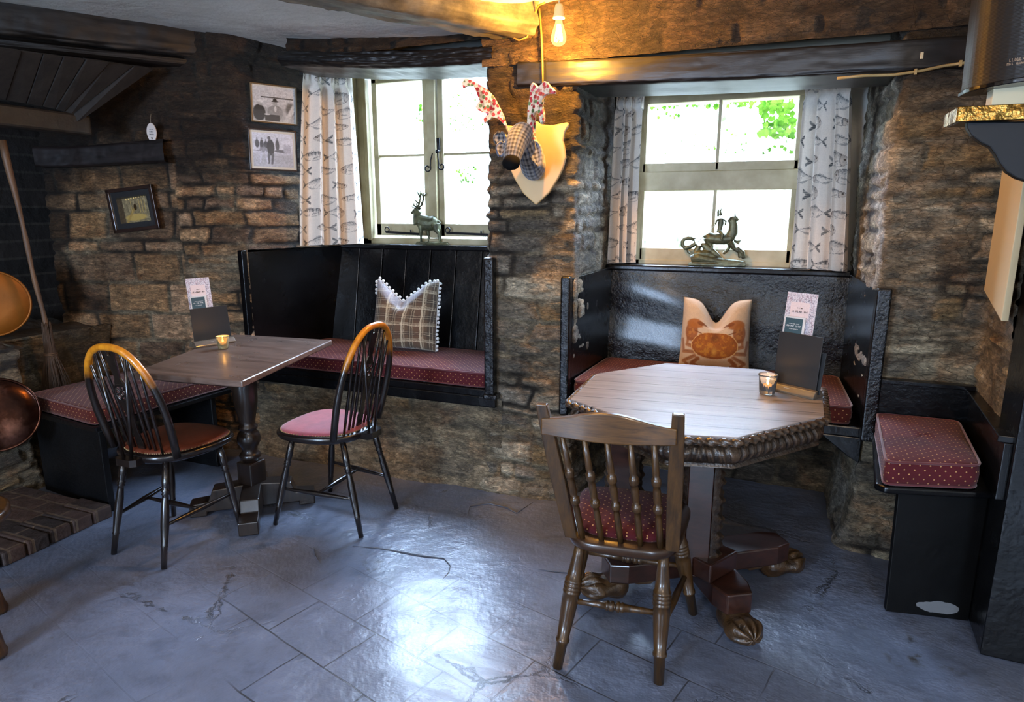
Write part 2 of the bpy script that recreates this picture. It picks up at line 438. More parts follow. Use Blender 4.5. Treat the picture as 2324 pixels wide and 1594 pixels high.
# wall behind the camera with two windows
B1 = (-2.40, -1.30, .70, 1.85); B2 = (1.2, 2.0, 1.0, 1.8)
mb = MB()
for x0, x1, z0, z1 in ((-5.6, B1[0], -.1, 2.6), (B1[1], B2[0], -.1, 2.6), (B2[1], 3.2, -.1, 2.6), (B1[0], B1[1], -.1, B1[2]), (B1[0], B1[1], B1[3], 2.6), (B2[0], B2[1], -.1, B2[2]), (B2[0], B2[1], B2[3], 2.6)):
    mb.box(((x0+x1)/2, -2.9, (z0+z1)/2), (x1-x0, .12, z1-z0))
struct('wall_back', mb, M['plaster'])
for k, B in ((3, B1), (4, B2)):
    mb = MB(); xm = (B[0]+B[1])/2; zm = (B[2]+B[3])/2
    for x in (B[0]+.03, xm, B[1]-.03): mb.box((x, -2.9, zm), (.06, .07, B[3]-B[2]))
    for z in (B[2]+.03, zm, B[3]-.03): mb.box((xm, -2.9, z), (B[1]-B[0], .06, .06))
    struct('window_%d' % k, mb, M['white_paint'])
# ceiling: lime plaster between beams
def ceil_z(x, y):
    z = 2.335+.012*math.sin(x*2.1+1)+.01*math.sin(y*3+x)
    a = max(0., min(1., (y-1.9)/1.0)); a = a*a*(3-2*a)
    tgt = float(np.interp(x, [-3.6, -3.0, -2.25, -1.5, -1.15, -1.0, 0.8], [2.36, 2.345, 2.255, 2.20, 2.21, 2.285, 2.30]))
    return z*(1-a)+tgt*a
mb = MB(); mb.grid(lambda u, v: (-5.5+8.6*u, -2.9+6.65*v, ceil_z(-5.5+8.6*u, -2.9+6.65*v)), 120, 90)
struct('ceiling', mb, M['plaster'])
mb = MB(); mb.box((-1.2, .4, 2.56), (9, 7.2, .1)); struct('ceiling_slab', mb, M['plaster'])

# floor
def floor_mat():
    t = NT('painted_slate_floor')
    v = t.coord(rot=(0, 0, math.radians(16)))
    wv = t.n('ShaderNodeVectorMath', operation='ADD'); t.l(v, wv.inputs[0])
    nz = t.n('ShaderNodeTexNoise'); t.l(v, nz.inputs['Vector']); nz.inputs['Scale'].default_value = 3; nz.inputs['Detail'].default_value = 3
    sc = t.n('ShaderNodeVectorMath', operation='SCALE'); t.l(nz.outputs['Color'], sc.inputs[0]); sc.inputs['Scale'].default_value = .025
    t.l(sc.outputs[0], wv.inputs[1])
    br = t.n('ShaderNodeTexBrick'); t.l(wv.outputs[0], br.inputs['Vector']); br.inputs['Scale'].default_value = 1
    br.inputs['Brick Width'].default_value = .31; br.inputs['Row Height'].default_value = .215; br.inputs['Mortar Size'].default_value = .0030
    br.inputs['Mortar Smooth'].default_value = .3; br.offset = .37; br.inputs['Bias'].default_value = 0
    # the joints show only where the paint is thin
    vis = t.ramp(t.noise(v, 1.3, 3), [(.40, 0.), (.52, 1.)])
    sx_ = t.n('ShaderNodeSeparateXYZ'); t.l(t.coord(), sx_.inputs[0])
    dx_ = t.math('DIVIDE', t.math('ADD', sx_.outputs[0], .55), 1.5); dy_ = t.math('DIVIDE', t.math('SUBTRACT', sx_.outputs[1], 1.1), 1.15)
    rr_ = t.math('ADD', t.math('MULTIPLY', dx_, dx_), t.math('MULTIPLY', dy_, dy_))
    rr_ = t.math('ADD', rr_, t.math('MULTIPLY', t.math('SUBTRACT', t.noise(v, 2.5, 4), .5), 1.2))
    vis = t.math('MULTIPLY', vis, t.ramp(rr_, [(.55, 1.), (1., .08)]))
    joint = t.math('MULTIPLY', br.outputs['Fac'], vis)
    ed = t.voro(t.coord(scale=(1, .6, 1)), 2.3, 'DISTANCE_TO_EDGE')
    vv = t.coord(); wob = t.noise(vv, 6, 6, .7)
    ed2 = t.math('ADD', t.voro(t.coord(rot=(0, 0, .6)), 1.4, 'DISTANCE_TO_EDGE'), t.math('MULTIPLY', t.math('SUBTRACT', wob, .5), .22))
    crack = t.ramp(t.math('ABSOLUTE', ed2), [(0., 1.), (.012, 0.)])
    crack = t.math('MULTIPLY', crack, t.ramp(t.noise(vv, 2.2, 3), [(.5, 0.), (.6, 1.)]))
    n1 = t.noise(vv, 2.2, 6, .6); n2 = t.noise(vv, 11, 8, .7); n3 = t.noise(vv, 70, 4)
    c = t.ramp(n1, [(.3, '#575e6e'), (.5, '#656d80'), (.72, '#767e93')])
    dirt = t.ramp(n2, [(.25, .55), (.5, 1.)])
    c = t.mix(.8, c, t.mix(1., c, dirt, 'MULTIPLY'))
    speck = t.ramp(t.noise(vv, 38, 8, .8), [(.70, 0.), (.735, 1.)])
    c = t.mix(speck, c, '#2b2a28')
    wear = t.ramp(t.noise(t.coord(loc=(3, 1, 0)), 1.6, 5, .7), [(.60, 0.), (.68, 1.)])
    c = t.mix(t.math('MULTIPLY', wear, t.ramp(n2, [(.5, 0.), (.56, 1.)])), c, '#3a3733')
    c = t.mix(t.math('MAXIMUM', joint, crack), c, '#3a3c42')
    h = t.math('ADD', t.math('MULTIPLY', n1, 1.3), t.math('MULTIPLY', n2, .13)); h = t.math('ADD', h, t.math('MULTIPLY', n3, .04))
    slate = t.noise(t.coord(scale=(1, 3.5, 1), rot=(0, 0, -.6)), 8, 7, .7, .8)
    h = t.math('ADD', h, t.math('MULTIPLY', t.math('MULTIPLY', slate, t.ramp(n1, [(.50, 0.), (.64, 1.)])), .30))
    h = t.math('SUBTRACT', h, t.math('MULTIPLY', t.math('MAXIMUM', joint, crack), .35))
    r = t.math('ADD', .20, t.math('MULTIPLY', n2, .25))
    t.bsdf(c, r, 0, t.bump(h, .55, .03), coat=.4, coat_rough=.25, spec=.5)
    return t.m
M['floor'] = floor_mat()
X, Y = np.meshgrid(np.linspace(-5.5, 3.1, 430), np.linspace(-2.9, 3.7, 330))
Zf = .004*fbm(X*3, Y*3, 4)+.002*fbm(X*9, Y*9, 6)
fl = sheet('floor', np.stack([X, Y, Zf-.002], -1), M['floor']); fl['kind'] = 'structure'
mb = MB(); mb.box((-1.2, .4, -.08), (9, 7.4, .1)); struct('floor_base', mb, M['plaster'])

# raised hairline ridges where the slate under the paint has lifted
M['ridge'] = simple('lifted_paint_ridge', '#4c4f58', .4, bump=.2)
for pts in ([(800, 1240), (850, 1243), (905, 1252), (960, 1262), (1008, 1268), (1022, 1284), (1018, 1300), (1004, 1316)], [(1222, 1292), (1260, 1297), (1300, 1302)], [(712, 1242), (716, 1262), (728, 1282)],
            [(1060, 1170), (1066, 1150), (1110, 1143), (1150, 1152), (1172, 1165), (1210, 1140)]):
    q = [atz(x, y, .001) for x, y in pts]; mb = MB(); mb.tube([p+Vector((0, 0, -.001)) for p in q], [.001]+[.0035]*(len(q)-2)+[.001], 6, flat=.6); struct('floor_ridge', mb, M['ridge'])
# ---------------------------------------------------------------- beams
def beam_extra(t, col):
    d = t.ramp(t.noise(t.coord(), 6, 6, .7), [(.35, .45), (.65, 1.5)])
    return t.mix(1., col, d, 'MULTIPLY')
M['beam'] = wood('old_dark_beam', '#0c0b09', '#29241f', 'X', 3, .55, stretch=7, bump=1.0, extra=beam_extra)
M['beam_grey'] = wood('weathered_grey_beam', '#3b3830', '#6f6a5c', 'X', 3, .6, stretch=6, bump=1.0, extra=beam_extra)
M['lintel'] = wood('black_oak_lintel', '#070606', '#15120f', 'X', 3, .42, stretch=9, bump=.8)
M['pale_timber'] = wood('window_lit_timber', '#6b6455', '#948c7a', 'X', 3, .6, stretch=6, bump=.8)  # pale because window light on the soffit is put into the colour
def rough_beam(name, a, b, w, h, mat, amp=.012, seed=1, parent=None, nx=160, chamfer=.25):
    a = Vector(a); b = Vector(b); L = (b-a).length; d = (b-a).normalized(); x = d.cross(Vector((0, 0, 1))).normalized(); u = x.cross(d)
    ring = []
    c = chamfer*min(w, h)
    pts = [(-w/2+c, -h/2), (0, -h/2), (w/2-c, -h/2), (w/2, -h/2+c), (w/2, 0), (w/2, h/2-c), (w/2-c, h/2), (0, h/2), (-w/2+c, h/2), (-w/2, h/2-c), (-w/2, 0), (-w/2, -h/2+c)]
    fine = []
    for i in range(len(pts)):
        p, q = pts[i], pts[(i+1) % len(pts)]
        for k in range(5): fine.append((p[0]+(q[0]-p[0])*k/5, p[1]+(q[1]-p[1])*k/5))
    fine = np.array(fine); nr = len(fine)
    t = np.linspace(0, 1, nx)
    A, B = np.meshgrid(np.arange(nr), t*L)
    per = 2*(w+h); s = A/nr*per
    nz = amp*fbm(B*2.3, s*9, seed)+amp*.8*fbm(B*5, s*34, seed+3)+amp*.5*fbm(B*28, s*30, seed+6)
    nz[:, -1] = nz[:, 0]
    rad = fine/np.maximum(np.linalg.norm(fine, axis=1)[:, None], 1e-6)
    bx = .016*np.sin(t*5+seed); bz = .012*np.sin(t*3.3+seed*2)
    P = np.zeros((nx, nr+1, 3)); aa, xx, uu, dd = map(np.array, (a, x, u, d))
    for i in range(nx):
        q = fine+rad*nz[i][:, None]; q = np.vstack([q, q[:1]])
        P[i] = aa+dd*(t[i]*L)+np.outer(q[:, 0]+bx[i], xx)+np.outer(q[:, 1]+bz[i], uu)
    # object frame along the beam so that the grain follows it
    R = Matrix((d, x, u)).transposed().to_4x4(); R.translation = a
    Ri = np.array(R.inverted()); Pl = P @ Ri[:3, :3].T+Ri[:3, 3]
    o = sheet(name, Pl, mat, flip=False); o.matrix_world = R
    me = o.data
    if parent: o.parent = parent
    o['kind'] = 'structure'
    return o
BD = Vector((.53, .848, 0))
e = Vector((-1.246, 2.89, 2.138))
perp = Vector((.848, -.53, 0))
c0 = e+perp*.10+Vector((0, 0, .10))
rough_beam('trim_1', c0-BD*3.6, c0+BD*.10, .21, .20, M['beam_grey'], .012, 2, chamfer=.18)
e2 = Vector((-3.0, 2.80, 2.212)); c1 = e2-perp*.10+Vector((0, 0, .075))
rough_beam('trim_2', c1-BD*3.4, c1+BD*.25, .20, .16, M['beam'], .014, 5, chamfer=.12)
# lower black strip under the left beam
rough_beam('trim_3', c1-BD*3.4+Vector((0, 0, -.10))-perp*.02, c1+BD*.1+Vector((0, 0, -.10))-perp*.02, .12, .05, M['lintel'], .004, 8, nx=60)
# lintels
rough_beam('trim_4', (-1.12, 3.045, 2.000), (.60, 3.045, 1.950), .34, .105, M['lintel'], .004, 11, chamfer=.08)
rough_beam('trim_5', (-2.42, 3.06, 2.165), (-1.24, 3.06, 2.10), .34, .075, M['lintel'], .014, 14, chamfer=.25)
# soffits behind the lintels
mb = MB(); mb.box((-1.86, 3.45, 2.325), (1.40, .5, .03)); mb.box((-1.86, 3.22, 2.24), (1.4, .03, .18)); struct('trim_6', mb, M['beam'], bevel=.004)
mb = MB(); mb.box((-.24, 3.44, 2.085), (1.3, .52, .04)); struct('trim_7', mb, M['pale_timber'], bevel=.004)
# ================================================================== WINDOWS
gl = NT('window_glass'); tr = gl.n('ShaderNodeBsdfTransparent'); gg = gl.n('ShaderNodeBsdfGlossy'); mx = gl.n('ShaderNodeMixShader')
gg.inputs['Roughness'].default_value = .02; mx.inputs[0].default_value = .05
gl.l(tr.outputs[0], mx.inputs[1]); gl.l(gg.outputs[0], mx.inputs[2]); gl.l(mx.outputs[0], gl.out.inputs[0]); M['glass'] = gl.m
WY = 3.68
def frame_rect(mb, x0, x1, z0, z1, w, y, d, wb=None):
    wb = wb or w
    mb.box(((x0+x1)/2, y, z0+wb/2), (x1-x0, d, wb)); mb.box(((x0+x1)/2, y, z1-w/2), (x1-x0, d, w))
    mb.box((x0+w/2, y, (z0+z1)/2), (w, d, z1-z0-.0004)); mb.box((x1-w/2, y, (z0+z1)/2), (w, d, z1-z0-.0004))
# --- window 1
w1 = empty('window_1', (-1.9, WY, 1.2)); w1['kind'] = 'structure'
L = Vector((1.9, -WY, -1.2))
def wb(mb): mb.v = [(x+L.x, y+L.y, z+L.z) for x, y, z in mb.v]; return mb
mb = MB(); frame_rect(mb, -2.46, -1.37, 1.19, 2.30, .065, WY-.02, .10, .045); mb.box((-1.952, WY-.02, 1.74), (.055, .09, 1.0))
mb.box((-1.91, WY-.075, 2.262), (1.08, .03, .05)); mb.box((-2.405, WY-.06, 1.72), (.03, .04, 1.0)); mb.box((-2.475, WY-.10, 1.74), (.03, .22, 1.06))
wb(mb).build('window_frame', M['white_paint'], w1, bevel=.005)
def sash(x0, x1, z0, z1, bars, y, w=.035, wbt=.075):
    mb = MB(); frame_rect(mb, x0, x1, z0, z1, w, y, .035, wbt)
    for kind, p in bars:
        if kind == 'h': mb.box(((x0+x1)/2, y, p), (x1-x0-2*w, .022, .014))
        else: mb.box((p, y, (z0+z1)/2), (.014, .022, z1-z0))
    return wb(mb).build('casement', M['white_paint'], w1, bevel=.003)
s1 = sash(-2.375, -1.985, 1.25, 2.20, [('h', 1.737)], WY-.02)
s2 = sash(-1.92, -1.43, 1.25, 2.20, [('h', 1.737)], WY-.02)
for sx, s in (((-2.35, -2.01), s1), ((-1.895, -1.455), s2)):
    mb = MB(); mb.box(((sx[0]+sx[1])/2, WY-.015, 1.74), (sx[1]-sx[0], .003, .90)); wb(mb).build('pane', M['glass'], s)
def curl(c, r, turns=1.15, a0=0, cw=1, shrink=.55, plane='xz'):
    pts = []
    for i in range(16):
        t = i/15; a = a0+cw*t*turns*2*PI; rr = r*(1-shrink*t)
        pts.append((c[0]+rr*math.cos(a), c[1], c[2]+rr*math.sin(a)))
    return pts
y = WY-.062
mb = MB(); mb.tube([(-1.945, y-.004, 1.742), (-1.955, y-.012, 1.70), (-1.958, y-.01, 1.67)]+curl((-1.978, y-.01, 1.655), .022, 1.0, .3, -1, .5), .0038, 8)
wb(mb).build('casement_handle', M['iron'], w1)
mb = MB(); mb.box((-1.903, y-.004, 1.79), (.018, .012, .075)); mb.tube([(-1.903, y-.012, 1.80), (-1.903, y-.016, 1.72), (-1.898, y-.014, 1.68)]+curl((-1.880, y-.014, 1.662), .022, 1.0, 2.6, 1, .5), .0042, 8)
mb.ball((-1.903, y-.02, 1.75), .012, 10, 6)
wb(mb).build('casement_latch', M['iron'], w1)
for xa, xb in ((-2.29, -2.03), (-1.86, -1.50)):
    mb = MB(); mb.bar((xa, y-.006, 1.272), (xb, y-.012, 1.262), .006, .013); mb.tube([(xa, y-.008, 1.272)]+curl((xa+.012, y-.008, 1.288), .018, .8, -2.4, -1, .35), .0036, 8)
    mb.tube([((xa+xb)/2+.05, y-.004, 1.262), ((xa+xb)/2+.05, y-.004, 1.288)], .005, 8)
    wb(mb).build('window_stay', M['iron'], w1)
# --- window 2
w2 = empty('window_2', (-.3, WY, 1.1)); w2['kind'] = 'structure'
L = Vector((.3, -WY, -1.1))
mb = MB(); frame_rect(mb, -.765, .165, 1.10, 2.035, .085, WY, .10, .045)
mb.box((-.30, WY-.02, 1.557), (.84, .075, .10))
wb(mb).build('window_frame', M['white_paint'], w2, bevel=.005)
for z0, z1, wbt in ((1.600, 2.000, .05), (1.130, 1.548, .075)):
    mb = MB(); frame_rect(mb, -.705, .100, z0, z1, .036, WY-.028, .040, wbt); mb.box((-.302, WY-.035, (z0+z1)/2), (.016, .026, z1-z0-.02))
    sh = wb(mb).build('sash', M['white_paint'], w2, bevel=.003)
    mb = MB(); mb.box((-.30, WY-.03, (z0+z1)/2), (.74, .003, z1-z0-.04)); wb(mb).build('pane', M['glass'], sh)

# curtain tracks
def track(a, b, label):
    o = empty('curtain_track', ((a[0]+b[0])/2, (a[1]+b[1])/2, a[2]), 0, label, 'curtain track')
    c = Vector(o.location)
    mb = MB(); mb.bar(Vector(a)-c, Vector(b)-c, .012, .03); mb.build('rail', M['white_rail'], o, bevel=.002)
    for t in (.08, .92):
        mb = MB(); p = Vector(a).lerp(Vector(b), t)-c; mb.box((p.x, p.y+.012, p.z), (.014, .016, .022))
        mb.build('track_bracket', M['white_rail'], o)
track((-2.46, 3.36, 2.215), (-1.30, 3.60, 2.225), 'white curtain track over the left window, above the painted deer head side')
track((-.80, 3.56, 2.02), (.34, 3.50, 2.025), 'white curtain track under the black lintel over the right window')

# ================================================================== WINDOW SEATS
def flipY(p): return p
# seat 1
S1 = empty('window_seat', (-2.0, 3.2, .5), 0, 'black painted window seat with planked back, under the left window', 'bench', None)
o0 = Vector(S1.location)
def off(mb, o=None):
    o = o if o is not None else o0
    mb.v = [(x-o.x, y-o.y, z-o.z) for x, y, z in mb.v]; return mb
# seat board
mb = MB(); mb.plate([(-2.78, 2.885), (-1.235, 2.885), (-1.26, 3.50), (-2.58, 3.50)], .475, .525); mb.box((-2.0, 2.89, .463), (1.54, .03, .055))
off(mb).build('seat_board', M['black'], S1, bevel=.006)
# side panel left
fl_, bl_ = Vector((-2.775, 2.90, 0)), Vector((-2.56, 3.50, 0))
mb = MB()
d = (bl_-fl_).normalized(); nn = Vector((d.y, -d.x, 0))
for i in range(1):
    A, B = fl_, bl_
    mb.add([(A.x, A.y, .52), (B.x-.03, B.y-.06, .52), (B.x, B.y+.04, 1.195), (A.x, A.y, 1.172)] + [(p[0]-nn.x*.02, p[1]-nn.y*.02, p[2]) for p in [(A.x, A.y, .52), (B.x-.03, B.y-.06, .52), (B.x, B.y+.04, 1.195), (A.x, A.y, 1.172)]],
           [(0, 1, 2, 3), (7, 6, 5, 4), (0, 4, 5, 1), (1, 5, 6, 2), (2, 6, 7, 3), (3, 7, 4, 0)])
off(mb).build('side_panel', M['black_smooth'], S1, bevel=.003)
mb = MB(); mb.box((-2.785, 2.893, .85), (.035, .035, .67)); off(mb).build('corner_post', M['black'], S1, bevel=.004)
# plank back leaning
mb = MB(); xs = [-2.60]
while xs[-1] < -1.26: xs.append(min(xs[-1]+.17, -1.25))
for a, b in zip(xs[:-1], xs[1:]):
    g = .0025; yo = random.uniform(-.003, .003)
    def slab(x, z): return 3.40+(z-.52)/.67*.13+yo
    vs = []
    for dy in (0, .025):
        for x, z in ((a+g, .52), (b-g, .52), (b-g, 1.185), (a+g, 1.185)): vs.append((x+(z-.52)*.06*(-1 if x > -2 else 1)*0, slab(x, z)+dy, z))
    mb.add(vs, [(0, 1, 2, 3), (7, 6, 5, 4), (0, 4, 5, 1), (1, 5, 6, 2), (2, 6, 7, 3), (3, 7, 4, 0)])
off(mb).build('back_panel', M['black'], S1, bevel=.004)
mb = MB(); mb.box((-1.90, 3.585, 1.186), (1.34, .15, .03)); off(mb).build('window_sill', M['black_smooth'], S1, bevel=.008, seg=3)
mb = MB(); mb.box((-1.252, 2.875, .835), (.052, .05, .70)); mb.box((-1.246, 2.872, .50), (.075, .06, .03)); off(mb).build('end_post', M['black_rough'], S1, bevel=.01, seg=3)
# seat 2
S2 = empty('window_seat', (-.23, 3.2, .5), 0, 'black painted window seat with one broad lumpy back panel, under the right window', 'bench', None)
o0 = Vector(S2.location)
mb = MB(); mb.plate([(-.86, 2.885), (.40, 2.885), (.37, 3.50), (-.81, 3.50)], .49, .535); off(mb).build('seat_board', M['black'], S2, bevel=.006)
def back2(u, v):
    x = -.815+1.175*u; z = .53+.565*v
    return (x, 3.46+.05*v+.006*math.sin(u*9+v*3)+.004*math.sin(v*13+u*5), z)
mb = MB(); mb.grid(back2, 60, 40); mb.box((-.225, 3.53, .81), (1.17, .03, .56)); off(mb).build('back_panel', M['black_rough'], S2)
for sx, (A, B) in (('l', (Vector((-.848, 2.90, 0)), Vector((-.805, 3.50, 0)))), ('r', (Vector((.388, 2.90, 0)), Vector((.352, 3.50, 0))))):
    d = (B-A).normalized(); nn = Vector((d.y, -d.x, 0))*(-1 if sx == 'l' else 1)*-1
    q = [(A.x, A.y, .53), (B.x, B.y, .53), (B.x, B.y, 1.105), (A.x, A.y, 1.10)]
    mb = MB(); mb.add(q+[(p[0]-nn.x*.022, p[1]-nn.y*.022, p[2]) for p in q], [(0, 1, 2, 3), (7, 6, 5, 4), (0, 4, 5, 1), (1, 5, 6, 2), (2, 6, 7, 3), (3, 7, 4, 0)])
    off(mb).build('side_panel', M['black'], S2, bevel=.003)
mb = MB(); mb.box((-.24, 3.585, 1.105), (1.20, .18, .032)); off(mb).build('window_sill', M['black_smooth'], S2, bevel=.01, seg=3)
mb = MB(); mb.box((-.868, 2.872, .78), (.045, .05, .66)); off(mb).build('end_post', M['black_rough'], S2, bevel=.01, seg=3)
mb = MB(); mb.box((.413, 2.87, .80), (.052, .05, .62)); off(mb).build('end_post', M['black_rough'], S2, bevel=.008, seg=3)
mb = MB(); mb.prism([(.24, .49), (.40, .49), (.40, .38), (.36, .40)], .04, Matrix.Translation((0, 2.91, 0))); off(mb).build('corner_bracket', M['black'], S2, bevel=.004)

# ================================================================== CUSHIONS (dotted red moquette)
def moquette(name, top='#561a20', side='#6a2416'):
    t = NT(name); v = t.coord()
    br = t.n('ShaderNodeTexBrick')
    def dots(vec):
        mp = t.n('ShaderNodeVectorMath', operation='SCALE'); t.l(vec, mp.inputs[0]); mp.inputs['Scale'].default_value = 1
        return mp
    # diamond grid of small dots, from object coordinates; side faces use height
    geo = t.n('ShaderNodeNewGeometry'); sp = t.n('ShaderNodeSeparateXYZ'); t.l(v, sp.inputs[0])
    tc = t.n('ShaderNodeTexCoord'); sn = t.n('ShaderNodeSeparateXYZ'); t.l(tc.outputs['Normal'], sn.inputs[0])
    up = t.math('GREATER_THAN', t.math('ABSOLUTE', sn.outputs[2]), .6)
    xa = sp.outputs[0]
    isx = t.math('GREATER_THAN', t.math('ABSOLUTE', sn.outputs[0]), .7)
    # a: horizontal coordinate, b: second coordinate
    mixf = lambda f, p, q: t.math('ADD', t.math('MULTIPLY', p, t.math('SUBTRACT', 1., f)), t.math('MULTIPLY', q, f))
    a = mixf(isx, sp.outputs[0], sp.outputs[1]); b = mixf(up, sp.outputs[2], sp.outputs[1])
    a = mixf(up, a, sp.outputs[0])
    P = .030
    u = t.math('DIVIDE', a, P); w = t.math('DIVIDE', b, P)
    p = t.math('ADD', u, w); q = t.math('SUBTRACT', u, w)
    fp = t.math('SUBTRACT', t.math('FRACT', p), .5); fq = t.math('SUBTRACT', t.math('FRACT', q), .5)
    d = t.math('SQRT', t.math('ADD', t.math('MULTIPLY', fp, fp), t.math('MULTIPLY', fq, fq)))
    dot = t.math('LESS_THAN', d, .115)
    n = t.noise(v, 14, 5); nf = t.noise(v, 400, 2)
    base = t.ramp(n, [(.3, tuple(x*.75 for x in lin(top))), (.7, lin(top))])
    base = t.mix(t.math('MULTIPLY', nf, .5), base, t.mix(1., base, (.5, .5, .5), 'MULTIPLY'))
    col = t.mix(t.math('MULTIPLY', dot, .75), base, '#c79a62')
    t.bsdf(col, .85, 0, t.bump(nf, .35, .002), sheen=.08, spec=.2)
    return t.m
M['moq'] = moquette('dotted_red_moquette')
M['moq2'] = moquette('dotted_dark_red_moquette', '#4d1118')
M['moq_orange'] = moquette('dotted_brick_red_moquette', '#571d14')
def cushion(poly, z0, z1, name, label, group=None, mat='moq', puff=.008, r=.018, name_='seat_cushion'):
    """box cushion over a quad (FL, FR, BR, BL), piped edges"""
    P = [Vector((p[0], p[1], 0)) for p in poly]; c = sum(P, Vector())/4; c.z = z0
    o = empty(name_, c, 0, label, 'cushion', group)
    H = z1-z0
    def edge(inset):
        out = []
        for i in range(4):
            p = P[i]; e1 = (P[i-1]-p).normalized(); e2 = (P[(i+1) % 4]-p).normalized(); rr = .03
            for k in range(7):
                t = k/6
                q0 = p+e1*rr; q1 = p+e2*rr
                out.append((q0.lerp(p, t)).lerp(p.lerp(q1, t), t))
        cc = sum(out, Vector())/len(out)
        res = []
        for k, q in enumerate(out):
            dv = (q-cc); res.append(q-dv.normalized()*inset-Vector((c.x, c.y, 0)))
        return res
    # densify the outline
    def dens(pts, m=90):
        L = [0]
        for i in range(len(pts)): L.append(L[-1]+(pts[(i+1) % len(pts)]-pts[i]).length)
        out = []
        for k in range(m):
            s = L[-1]*k/m; i = 0
            while L[i+1] < s: i += 1
            t = (s-L[i])/max(L[i+1]-L[i], 1e-9); out.append(pts[i].lerp(pts[(i+1) % len(pts)], t))
        return out
    m = 96; base = dens(edge(0), m); cen = sum(base, Vector())/m
    rings = []
    for z, ins in ((0, .012), (.004, .003), (H*.3, -.004), (H*.6, -.005), (H-.010, 0), (H-.003, .002), (H, .010)): rings.append([b-(b-cen).normalized()*ins+Vector((0, 0, z)) for b in base])
    for t in (.08, .2, .4, .6, .8, .94):
        rings.append([(b-(b-cen)*t)+Vector((0, 0, H+puff*(1-(1-t)**4)+.0015*math.sin(k*.9+t*9))) for k, b in enumerate(base)])
    vs = [v for rg in rings for v in rg]; n = len(rings); fs = [(j*m+k, j*m+(k+1) % m, (j+1)*m+(k+1) % m, (j+1)*m+k) for j in range(n-1) for k in range(m)]
    vs.append(cen+Vector((0, 0, H+puff))); fs += [((n-1)*m+k, (n-1)*m+(k+1) % m, len(vs)-1) for k in range(m)]
    fs.append(tuple(range(m-1, -1, -1)))
    mb = MB(); mb.add(vs, fs, None, True); mb.build('cover', M[mat], o)
    mb = MB(); mb.tube([b+Vector((0, 0, H-.002)) for b in base], .0042, 6, closed=True); mb.tube([b+(b-cen).normalized()*-.002+Vector((0, 0, .006)) for b in base], .0042, 6, closed=True)
    mb.build('piping', M[mat+'_pipe'], o)
    return o
for k, c in (('moq', '#5c1f24'), ('moq2', '#421015'), ('moq_orange', '#561f16')): M[k+'_pipe'] = simple('red_piping_'+k, c, .8, sheen=.3, var=.2)
cushion([(-2.745, 2.90), (-1.285, 2.90), (-1.30, 3.385), (-2.60, 3.385)], .527, .605, 'c1', 'long dotted red seat cushion on the left window seat, under the tartan pillow')
cushion([(-.835, 2.895), (.355, 2.895), (.34, 3.445), (-.80, 3.445)], .537, .615, 'c2', 'dotted red seat cushion on the right window seat, behind the octagonal table', mat='moq_orange')

# ---- right hand bench
BR = empty('settle', (.55, 2.6, 0), 0, 'short black painted settle against the right wall, holding one thick red cushion', 'bench')
o0 = Vector(BR.location)
mb = MB(); mb.add([(.475, 2.432, .0), (.735, 2.473, .0), (.735, 2.473, .50), (.465, 2.432, .50), (.472, 2.46, .0), (.732, 2.50, .0), (.732, 2.50, .50), (.462, 2.46, .50)],
       [(0, 1, 2, 3), (7, 6, 5, 4), (0, 4, 5, 1), (1, 5, 6, 2), (2, 6, 7, 3), (3, 7, 4, 0)])
chp = NT('chipped_black_paint'); v = chp.coord()
g = chp.n('ShaderNodeSeparateXYZ'); chp.l(v, g.inputs[0])
colb = chp.ramp(chp.noise(v, 6, 6), [(.3, '#020202'), (.7, '#060606')])
ex = chp.math('MULTIPLY', chp.math('SUBTRACT', g.outputs[0], .085), 2.2); ez = chp.math('MULTIPLY', chp.math('SUBTRACT', g.outputs[2], .040), 6.5)
dd = chp.math('SQRT', chp.math('ADD', chp.math('MULTIPLY', ex, ex), chp.math('MULTIPLY', ez, ez)))
dd = chp.math('ADD', dd, chp.math('MULTIPLY', chp.math('SUBTRACT', chp.noise(v, 14, 5), .5), .18))
colb = chp.mix(chp.math('LESS_THAN', dd, .15), colb, '#6c6e70')
chp.bsdf(colb, .45, 0, chp.bump(chp.noise(v, 14, 6), .4, .006), spec=.22); M['chipped'] = chp.m
off(mb).build('front_panel', M['chipped'], BR, bevel=.003)
mb = MB(); mb.plate([(.372, 2.31), (.40, 2.285), (.665, 2.35), (.725, 2.37), (.75, 2.905), (.435, 2.905)], .500, .525)
off(mb).build('seat_board', M['black_smooth'], BR, bevel=.008, seg=3)
mb = MB(); mb.add([(.742, 2.90, .525), (.700, 2.30, .525), (.700, 2.30, .71), (.748, 2.90, .71)]+[(.765, 2.90, .525), (.725, 2.30, .525), (.725, 2.30, .71), (.77, 2.90, .71)],
       [(3, 2, 1, 0), (4, 5, 6, 7), (0, 1, 5, 4), (1, 2, 6, 5), (2, 3, 7, 6), (3, 0, 4, 7)])
mb.bar((.755, 2.90, .722), (.705, 2.30, .722), .045, .022)
off(mb).build('side_back', M['black_smooth'], BR, bevel=.003)
mb = MB(); mb.box((.595, 2.887, .63), (.31, .022, .21)); mb.box((.595, 2.88, .742), (.32, .04, .018))
off(mb).build('wall_back', M['black'], BR, bevel=.003)
cushion([(.392, 2.285), (.668, 2.36), (.715, 2.86), (.437, 2.86)], .527, .612, 'c3', 'thick dotted red cushion on the short settle at the far right', puff=.012)

# black timber post at the right edge
mb = MB(); mb.plate([(.722, 2.278), (1.30, 2.25), (1.32, 2.47), (.738, 2.503)], 0, 2.36)
struct('trim_8', mb, M['black'], bevel=.006)
mb = MB(); mb.plate([(1.28, 2.28), (3.1, 2.2), (3.1, 2.4), (1.28, 2.4)], 0, 2.36); struct('wall_partition', mb, M['plaster'])

